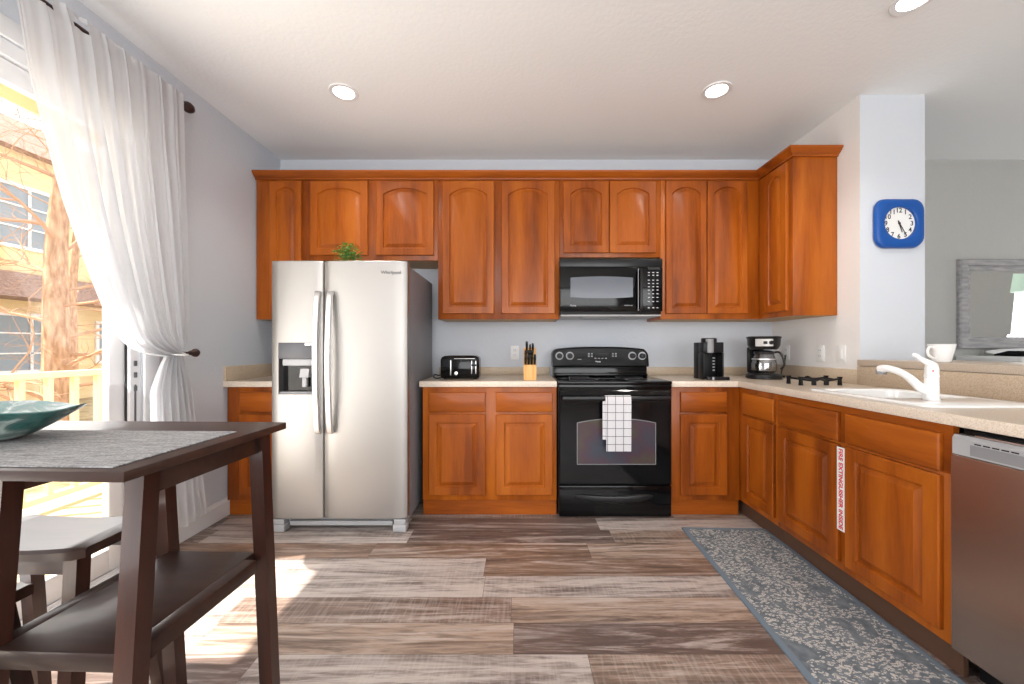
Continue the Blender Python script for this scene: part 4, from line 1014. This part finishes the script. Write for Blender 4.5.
# ================================================================ clock
def clock():
    cx, cz = X(896.3, YP), CH-(224.3-CY)*YP/F; hw, hh = .15, .15; y0 = YP-.001
    t = thing('wall_clock', 'square blue wall clock with rounded corners and white dial on the pillar', 'clock', (cx, YP, cz-hh))
    def sq(h, y, r, n=6):
        out = []
        for sx, sz, a in ((1,1,0), (-1,1,PI/2), (-1,-1,PI), (1,-1,3*PI/2)):
            for k in range(n+1): out.append((cx+sx*(h-r)+r*math.cos(a+PI/2*k/n), y, cz+sz*(h-r)+r*math.sin(a+PI/2*k/n)))
        return out
    def circ(r, y, n=28): return [(cx+r*math.cos(2*PI*(k+.5)/n - 0), y, cz+r*math.sin(2*PI*(k+.5)/n)) for k in range(n)]
    fr = MB().loops([sq(.143, y0, .065), sq(.152, y0-.010, .07), sq(.146, y0-.026, .068), sq(.134, y0-.032, .062), circ(.104, y0-.032), circ(.100, y0-.029), circ(.099, y0-.014)]).build('frame', 'blue', t, smooth=40)
    MB().loops([circ(.0985, y0-.0135), circ(.0985, y0-.0155)]).build('dial', 'plastic', t, smooth=0)
    for h in range(1, 13):
        a = math.radians(90-30*h); text(str(h), .040, (cx+.080*math.cos(a), y0-.0158, cz+.080*math.sin(a)), FACE_Y, 'ink', t, 'numeral', .0002, bold=.0008)
    m = MB()
    def hand(ang, L, w, y):
        a = math.radians(90-ang); d = Vector((math.cos(a), 0, math.sin(a))); s = Vector((-d.z, 0, d.x)); c = Vector((cx, y, cz))
        q = [c-d*.018+s*w, c-d*.018-s*w, c+d*L-s*w*.5, c+d*L+s*w*.5]
        return MB().loops([[p for p in q], [p+Vector((0,-.0012,0)) for p in q]])
    hand(162, .058, .0042, y0-.0175).build('hour_hand', 'ink', t, smooth=0)
    hand(150, .088, .0032, y0-.0195).build('minute_hand', 'ink', t, smooth=0)
    MB().lathe([(0, y0-.023), (.006, y0-.0225), (.006, y0-.0156)], (cx, 0, cz), 16, 'Y').build('hand_pin', 'ink', t)
clock()
# ================================================================ mirror and table in the next room
def mirror():
    x0, x1, z0, z1 = X(961.5, 3.22), 4.95, CH-(349-CY)*3.22/F, CH-(258.5-CY)*3.22/F
    t = thing('wall_mirror', 'large mirror in a weathered silver frame on the next room wall', 'mirror', ((x0+x1)/2, 3.24, z0))
    def R(d, y): return [(x0+d, y, z0+d), (x1-d, y, z0+d), (x1-d, y, z1-d), (x0+d, y, z1-d)]
    MB().loops([R(0, 3.258), R(0, 3.235), R(.01, 3.222), R(.055, 3.220), R(.058, 3.228), R(.068, 3.226), R(.072, 3.233), R(.088, 3.233), R(.098, 3.242), R(.098, 3.250)], cap0=True, cap1=False).build('frame', 'silverwood', t, smooth=0)
    MB().loops([R(.096, 3.2485), R(.096, 3.2455), R(.120, 3.2435)]).build('mirror_glass', 'mirror', t, smooth=0)
mirror()
def next_room():
    t = thing('console_table', 'white console table below the mirror in the next room', 'table', (4.4, 2.95, 0))
    MB().box(3.62, 5.3, 2.80, 3.225, 1.035, 1.075, .006).build('table_top', 'ceramic', t)
    for a in (3.72, 5.2):
        for b in (2.84, 3.18): MB().box(a-.025, a+.025, b-.025, b+.025, 0, 1.0345, .003).build('leg', 'white', t)
    # black cloth runner folded into a peak, white platter behind
    mb = MB(); P = []
    for k in range(25):
        u = k/24; x = 3.50+1.3*u; z = 1.0765 + .040*max(0, 1-abs((x-3.78)/.20))**1.3 + .002
        P.append((x, z))
    rings = [[(x, 2.83, z-.0015 if z < 1.08 else 1.0768), (x, 2.83, z), (x, 3.00, z), (x, 3.00, z-.0015 if z < 1.08 else 1.0768)] for x, z in P if x > 3.63]
    tag(mb.loops(rings).build('table_runner', mat('black_cloth', (.008,.008,.008), .95, spec=.05), smooth=40), 'black cloth folded into a low peak on the white console table', 'table runner')
    pl = thing('platter', 'white platter leaning on edge against the wall below the mirror', 'platter', (4.05, 3.15, 1.0755))
    n = 28
    def el(r, y): return [(4.12+.33*r*math.cos(2*PI*k/n), y+.0, 1.0757+.030+.030*r*math.sin(2*PI*k/n)) for k in range(n)]
    MB().loops([el(.6, 3.175), el(1, 3.160), el(.97, 3.154), el(.58, 3.166)]).build('dish', 'ceramic', pl, smooth=60)
    # pendant lamp seen in the mirror
    p = thing('pendant_lamp', 'pale green pendant shade reflected in the mirror', 'lamp', (5.48, 2.35, 1.74))
    MB().lathe([(.16, 1.74), (.163, 1.742), (.14, 1.95), (.03, 1.97), (.03, 1.966), (.135, 1.945), (.157, 1.745)], (5.48, 2.35, 0), 28).build('shade', 'lampgreen', p)
    MB().tube([(5.48, 2.35, 1.966), (5.48, 2.35, ZC-.011)], .004, 8).build('cord', 'blackm', p)
    MB().lathe([(.05, ZC-.010), (.05, ZC-.001)], (5.48, 2.35, 0), 20).build('ceiling_rose', 'white', p)
next_room()
# ================================================================ rug
def rug():
    t = MB(); a0, a1 = -.262, .262; L = .90
    t.loops([rr(a0, a1, -L, L, .006, .0008, 2), rr(a0-.001, a1+.001, -L-.001, L+.001, .006, .004, 2), rr(a0+.001, a1-.001, -L+.001, L-.001, .006, .0075, 2)])
    o = t.build('floor_runner', 'rug', origin=(0,0,0), smooth=0); o.location = (1.262, 1.555, 0); o.rotation_euler = (0, 0, -math.radians(2.0))
    tag(o, 'long grey-blue runner rug with pale leaf pattern before the sink cabinets', 'rug')
rug()
# ================================================================ counter-height table
def table():
    TZ = .91; t = thing('counter_table', 'dark espresso counter-height table with splayed legs and lower shelf', 'table', (-.74, .98, 0))
    xl, xr, y0, y1 = -1.80, -.733, .733, 1.222
    MB().box(xl, xr, y0, y1, TZ-.021, TZ, .003).build('tabletop', 'espresso', t)
    def leg(xa, xb, yt, yb, d):
        """splayed board leg: front edge y goes from yt under the top to yb on the floor"""
        z1 = TZ-.0215
        MB().hexa([(xa, yb, 0), (xb, yb, 0), (xb, yb+d, 0), (xa, yb+d, 0)], [(xa, yt, z1), (xb, yt, z1), (xb, yt+d, z1), (xa, yt+d, z1)]).build('leg', 'espresso_v', t, smooth=0)
    for xa, xb in ((-.797, -.757), (-1.099, -1.059), (-1.77, -1.73)):
        leg(xa, xb, .796, .742, .036); leg(xa, xb, 1.142, 1.196, .036)
    for xa, xb in ((-.790, -.764), (-1.092, -1.066), (-1.763, -1.737)): MB().box(xa, xb, .8325, 1.1415, TZ-.075, TZ-.0215, .002).build('apron', 'espresso', t)
    a2 = MB(); a2.box(-1.7295, -1.0995, .815, .835, TZ-.055, TZ-.0215); a2.box(-1.7295, -1.0995, 1.13, 1.15, TZ-.055, TZ-.0215); a2.box(-1.0585, -.7975, .812, .832, TZ-.030, TZ-.0215); a2.build('cross_rail', 'espresso', t)
    sh = MB(); sh.box(-1.0585, -.7975, .779, 1.170, .490, .530, .004); sh.box(-.8, -.762, .8145, 1.13, .49, .5295, .004); sh.box(-1.093, -1.055, .8145, 1.13, .49, .5295, .004)
    sh.build('shelf', 'espresso', t)
    t.rotation_euler = (0, 0, -math.radians(2.0))
table()
def placemat():
    o = MB().box(-1.72, -.775, .752, 1.070, .9105, .9135, .0012).build('table_runner', 'weave', smooth=0, origin=(-.74, .98, .91))
    o.rotation_euler = (0, 0, -math.radians(2.0))
    tag(o, 'grey woven runner laid along the dark table', 'table runner')
placemat()
def bowl():
    cx, cy, z = -1.395, .975, .9152
    t_ = None
    n, rings = 40, []
    def shp(s, zz, wob):
        out = []
        for k in range(n):
            a = 2*PI*k/n; c, si = math.cos(a), math.sin(a)
            x = .285*s*math.copysign(abs(c)**.9, c); y = .135*s*math.copysign(abs(si)**.9, si)*(1-.25*abs(c)**3)
            tip = abs(c)**5
            out.append((cx+x, cy+y, z+zz*(1+.10*tip)+wob*math.sin(5*a)*.004))
        return out
    ex = [(.02, 0), (.46, .0), (.58, .008), (.72, .027), (.90, .055), (1.0, .072)]
    inn = [(.995, .0745), (.88, .060), (.70, .033), (.50, .012), (.30, .006), (.02, .005)]
    mb = MB().loops([shp(s, h, s) for s, h in ex] + [shp(s, h, s) for s, h in inn])
    o = mb.build('decorative_bowl', 'bowl', smooth=60)
    tag(o, 'shallow marbled teal glass bowl with pointed ends on the table', 'bowl')
bowl()
# ================================================================ stools
def stool(x, y, label, rz=0):
    SZ = .61; t = thing('bar_stool', label, 'stool', (x, y, 0), 'saddle stools by the table')
    hx, hy = .215, .112; n = 14; rings = []
    for k in range(n+1):
        u = -1+2*k/n; xx = x+u*hx; dip = -.012*(1-u*u); e = .004*(1 if k in (0, n) else 0); ya, yb = y-hy+e*2, y+hy-e*2
        rings.append([(xx, ya, SZ-.034+dip*.3+e), (xx, yb, SZ-.034+dip*.3+e), (xx, yb, SZ-.008+dip), (xx, yb-.008, SZ+dip-e), (xx, ya+.008, SZ+dip-e), (xx, ya, SZ-.008+dip)])
    MB().loops(rings).build('seat', 'espresso', t, smooth=40)
    def leg(sx, sy):
        a = Vector((x+sx*.165, y+sy*.078, SZ-.0385)); b = Vector((x+sx*.205, y+sy*.140, 0)); h = .018
        MB().hexa([b+Vector((i*h, j*h, 0)) for i, j in ((-1,-1),(1,-1),(1,1),(-1,1))], [a+Vector((i*h, j*h, 0)) for i, j in ((-1,-1),(1,-1),(1,1),(-1,1))]).build('leg', 'espresso_v', t, smooth=0)
    for sx in (-1, 1):
        for sy in (-1, 1): leg(sx, sy)
    ap = MB(); ap.box(x-.148, x+.148, y-.088, y-.070, SZ-.085, SZ-.045); ap.box(x-.148, x+.148, y+.070, y+.088, SZ-.085, SZ-.045); ap.build('apron', 'espresso', t, smooth=0)
    st = MB(); st.box(x-.165, x+.165, y-.122, y-.106, .20, .235); st.box(x-.165, x+.165, y+.106, y+.122, .20, .235); st.build('stretcher', 'espresso', t, smooth=0)
    t.rotation_euler = (0, 0, rz)
stool(-1.375, 1.150, 'dark wooden saddle stool behind the table beside the sliding door')
stool(-1.325, .790, 'dark wooden saddle stool nearest the camera, mostly hidden by the table leg')
# ================================================================ curtain
def curtain():
    r = thing('curtain_rod', 'dark bronze curtain rod with turned finial above the sliding door', 'curtain rod', (-1.90, 1.0, 2.52))
    RX, RZ = -1.90, 2.525
    MB().tube([(RX, -.35, RZ), (RX, 2.20, RZ)], .0115, 12).build('rod', 'bronze', r)
    MB().lathe([(.013, 2.195), (.018, 2.20), (.013, 2.207), (.014, 2.213), (.026, 2.228), (.030, 2.245), (.027, 2.262), (.016, 2.278), (.006, 2.285), (0, 2.287)], (RX, 0, RZ), 20, 'Y').build('finial', 'bronze', r)
    b = MB(); b.tube([(XL+.001, 2.17, RZ+.0), (RX, 2.17, RZ)], .006, 8); b.lathe([(0, XL+.0008), (.022, XL+.001), (.020, XL+.006), (0, XL+.008)], (0, 2.17, RZ), 16, 'X'); b.build('bracket', 'bronze', r)
    c = thing('sheer_curtain', 'sheer white curtain swept aside and tied at the sliding door edge', 'curtain', (-1.90, 2.1, .1))
    # left edge path (Y, Z) and right edge path, from the photograph's drape
    L = [(1.41, 2.562), (1.447, 2.45), (1.479, 2.22), (1.527, 2.0), (1.592, 1.743), (1.70, 1.439), (1.79, 1.235), (1.86, 1.15), (1.955, 1.108), (2.075, 1.092), (2.12, 1.10)]
    R_ = [(2.18, 2.562), (2.185, 2.45), (2.19, 2.22), (2.20, 2.0), (2.21, 1.743), (2.215, 1.50), (2.216, 1.34), (2.212, 1.25), (2.205, 1.19), (2.185, 1.145), (2.165, 1.125)]
    Ls = smooth_pts([(0, a, b) for a, b in L], 8); Rs = smooth_pts([(0, a, b) for a, b in R_], 8)
    NU = 150; nv = len(Ls); mb = MB(); bm = mb.bm; V = []
    rnd = random.Random(9); ph = [rnd.uniform(0, 6.28) for _ in range(6)]
    for j in range(nv):
        row = []; v = j/(nv-1); amp = .005+.012*min(1, max(0, (v-.10)/.25))-.004*v
        for i in range(NU+1):
            u = i/NU; w = u + .012*math.sin(9*u+ph[0]) + .010*math.sin(17*u+ph[1])*v
            fold = math.sin(2*PI*w*9) + .6*math.sin(2*PI*w*17+ph[2]+1.5*v) + .3*math.sin(2*PI*w*31+ph[3])
            A = amp*(.55+.45*math.sin(5*u+ph[4])**2)
            # sweep: points away from the right edge hang lower toward the tie
            y = Ls[j].y*(1-u)+Rs[j].y*u; z = Ls[j].z*(1-u)+Rs[j].z*u
            tied = max(0, (v-.80)/.20)
            xx = RX + .024 + fold*A*(1-.45*tied) + .015*math.sin(PI*u)*v
            y += .010*math.cos(2*PI*w*9)*(1-.5*tied)
            if v < .10: xx = max(xx, RX+.0125) if v > .02 else xx
            row.append(bm.verts.new((xx, y, z)))
        V.append(row)
    for j in range(nv-1):
        for i in range(NU):
            yc = (V[j][i].co.y+V[j+1][i+1].co.y)/2; zc = (V[j][i].co.z+V[j+1][i].co.z)/2
            if 2.508 < zc < 2.545 and (1.522 < yc < 1.573 or 1.652 < yc < 1.707): continue
            bm.faces.new((V[j][i], V[j+1][i], V[j+1][i+1], V[j][i+1]))
    mb.build('upper_drape', 'sheer', c, smooth=80)
    mb = MB(); bm = mb.bm; V = []; nv = 30; NU = 80
    for j in range(nv+1):
        v = j/nv; z = 1.125-.97*v; g = min(1, v/.22)**.7
        ya = 2.115-.115*g-.01*v; yb = 2.170+.035*g+.11*max(0, v-.1)
        row = []
        for i in range(NU+1):
            u = i/NU; w = u+.02*math.sin(7*u)
            fold = math.sin(2*PI*w*6+.4*v)+.45*math.sin(2*PI*w*13+1+v)
            row.append(bm.verts.new((-1.885+fold*(.008+.012*g)+.03*v, ya*(1-u)+yb*u+.006*math.cos(2*PI*w*6), z+.006*math.sin(9*u)*v)))
        V.append(row)
    for j in range(nv):
        for i in range(NU): bm.faces.new((V[j][i], V[j+1][i], V[j+1][i+1], V[j][i+1]))
    mb.build('lower_drape', 'sheer', c, smooth=80)
    # holdback
    h = thing('curtain_holdback', 'dark bronze curtain holdback knob on the wall beside the curtain', 'holdback', (XL, 2.235, 1.11))
    mb = MB(); mb.tube([(XL+.001, 2.232, 1.112), (-1.872, 2.232, 1.112)], .006, 8); mb.lathe([(0, XL+.0008), (.018, XL+.001), (.016, XL+.005), (0, XL+.006)], (0, 2.232, 1.112), 14, 'X')
    mb.build('stem', 'bronze', h)
    MB().lathe([(.004, -.048), (.010, -.030), (.013, -.022), (.010, -.018), (.014, -.010), (.022, .004), (.024, .016), (.017, .028), (0, .033)], (-1.852, 2.226, 1.112), 18, 'Y').build('knob', 'bronze', h)
    P = [(-1.885+.050*math.cos(2*PI*k/20), 2.150+.050*math.sin(2*PI*k/20), 1.110-.010*math.cos(2*PI*k/20)) for k in range(21)]
    MB().tube(P, .004, 6).build('tie_band', 'plastic', c)
curtain()
for o in bpy.data.objects:
    if '_o' in o: del o['_o']
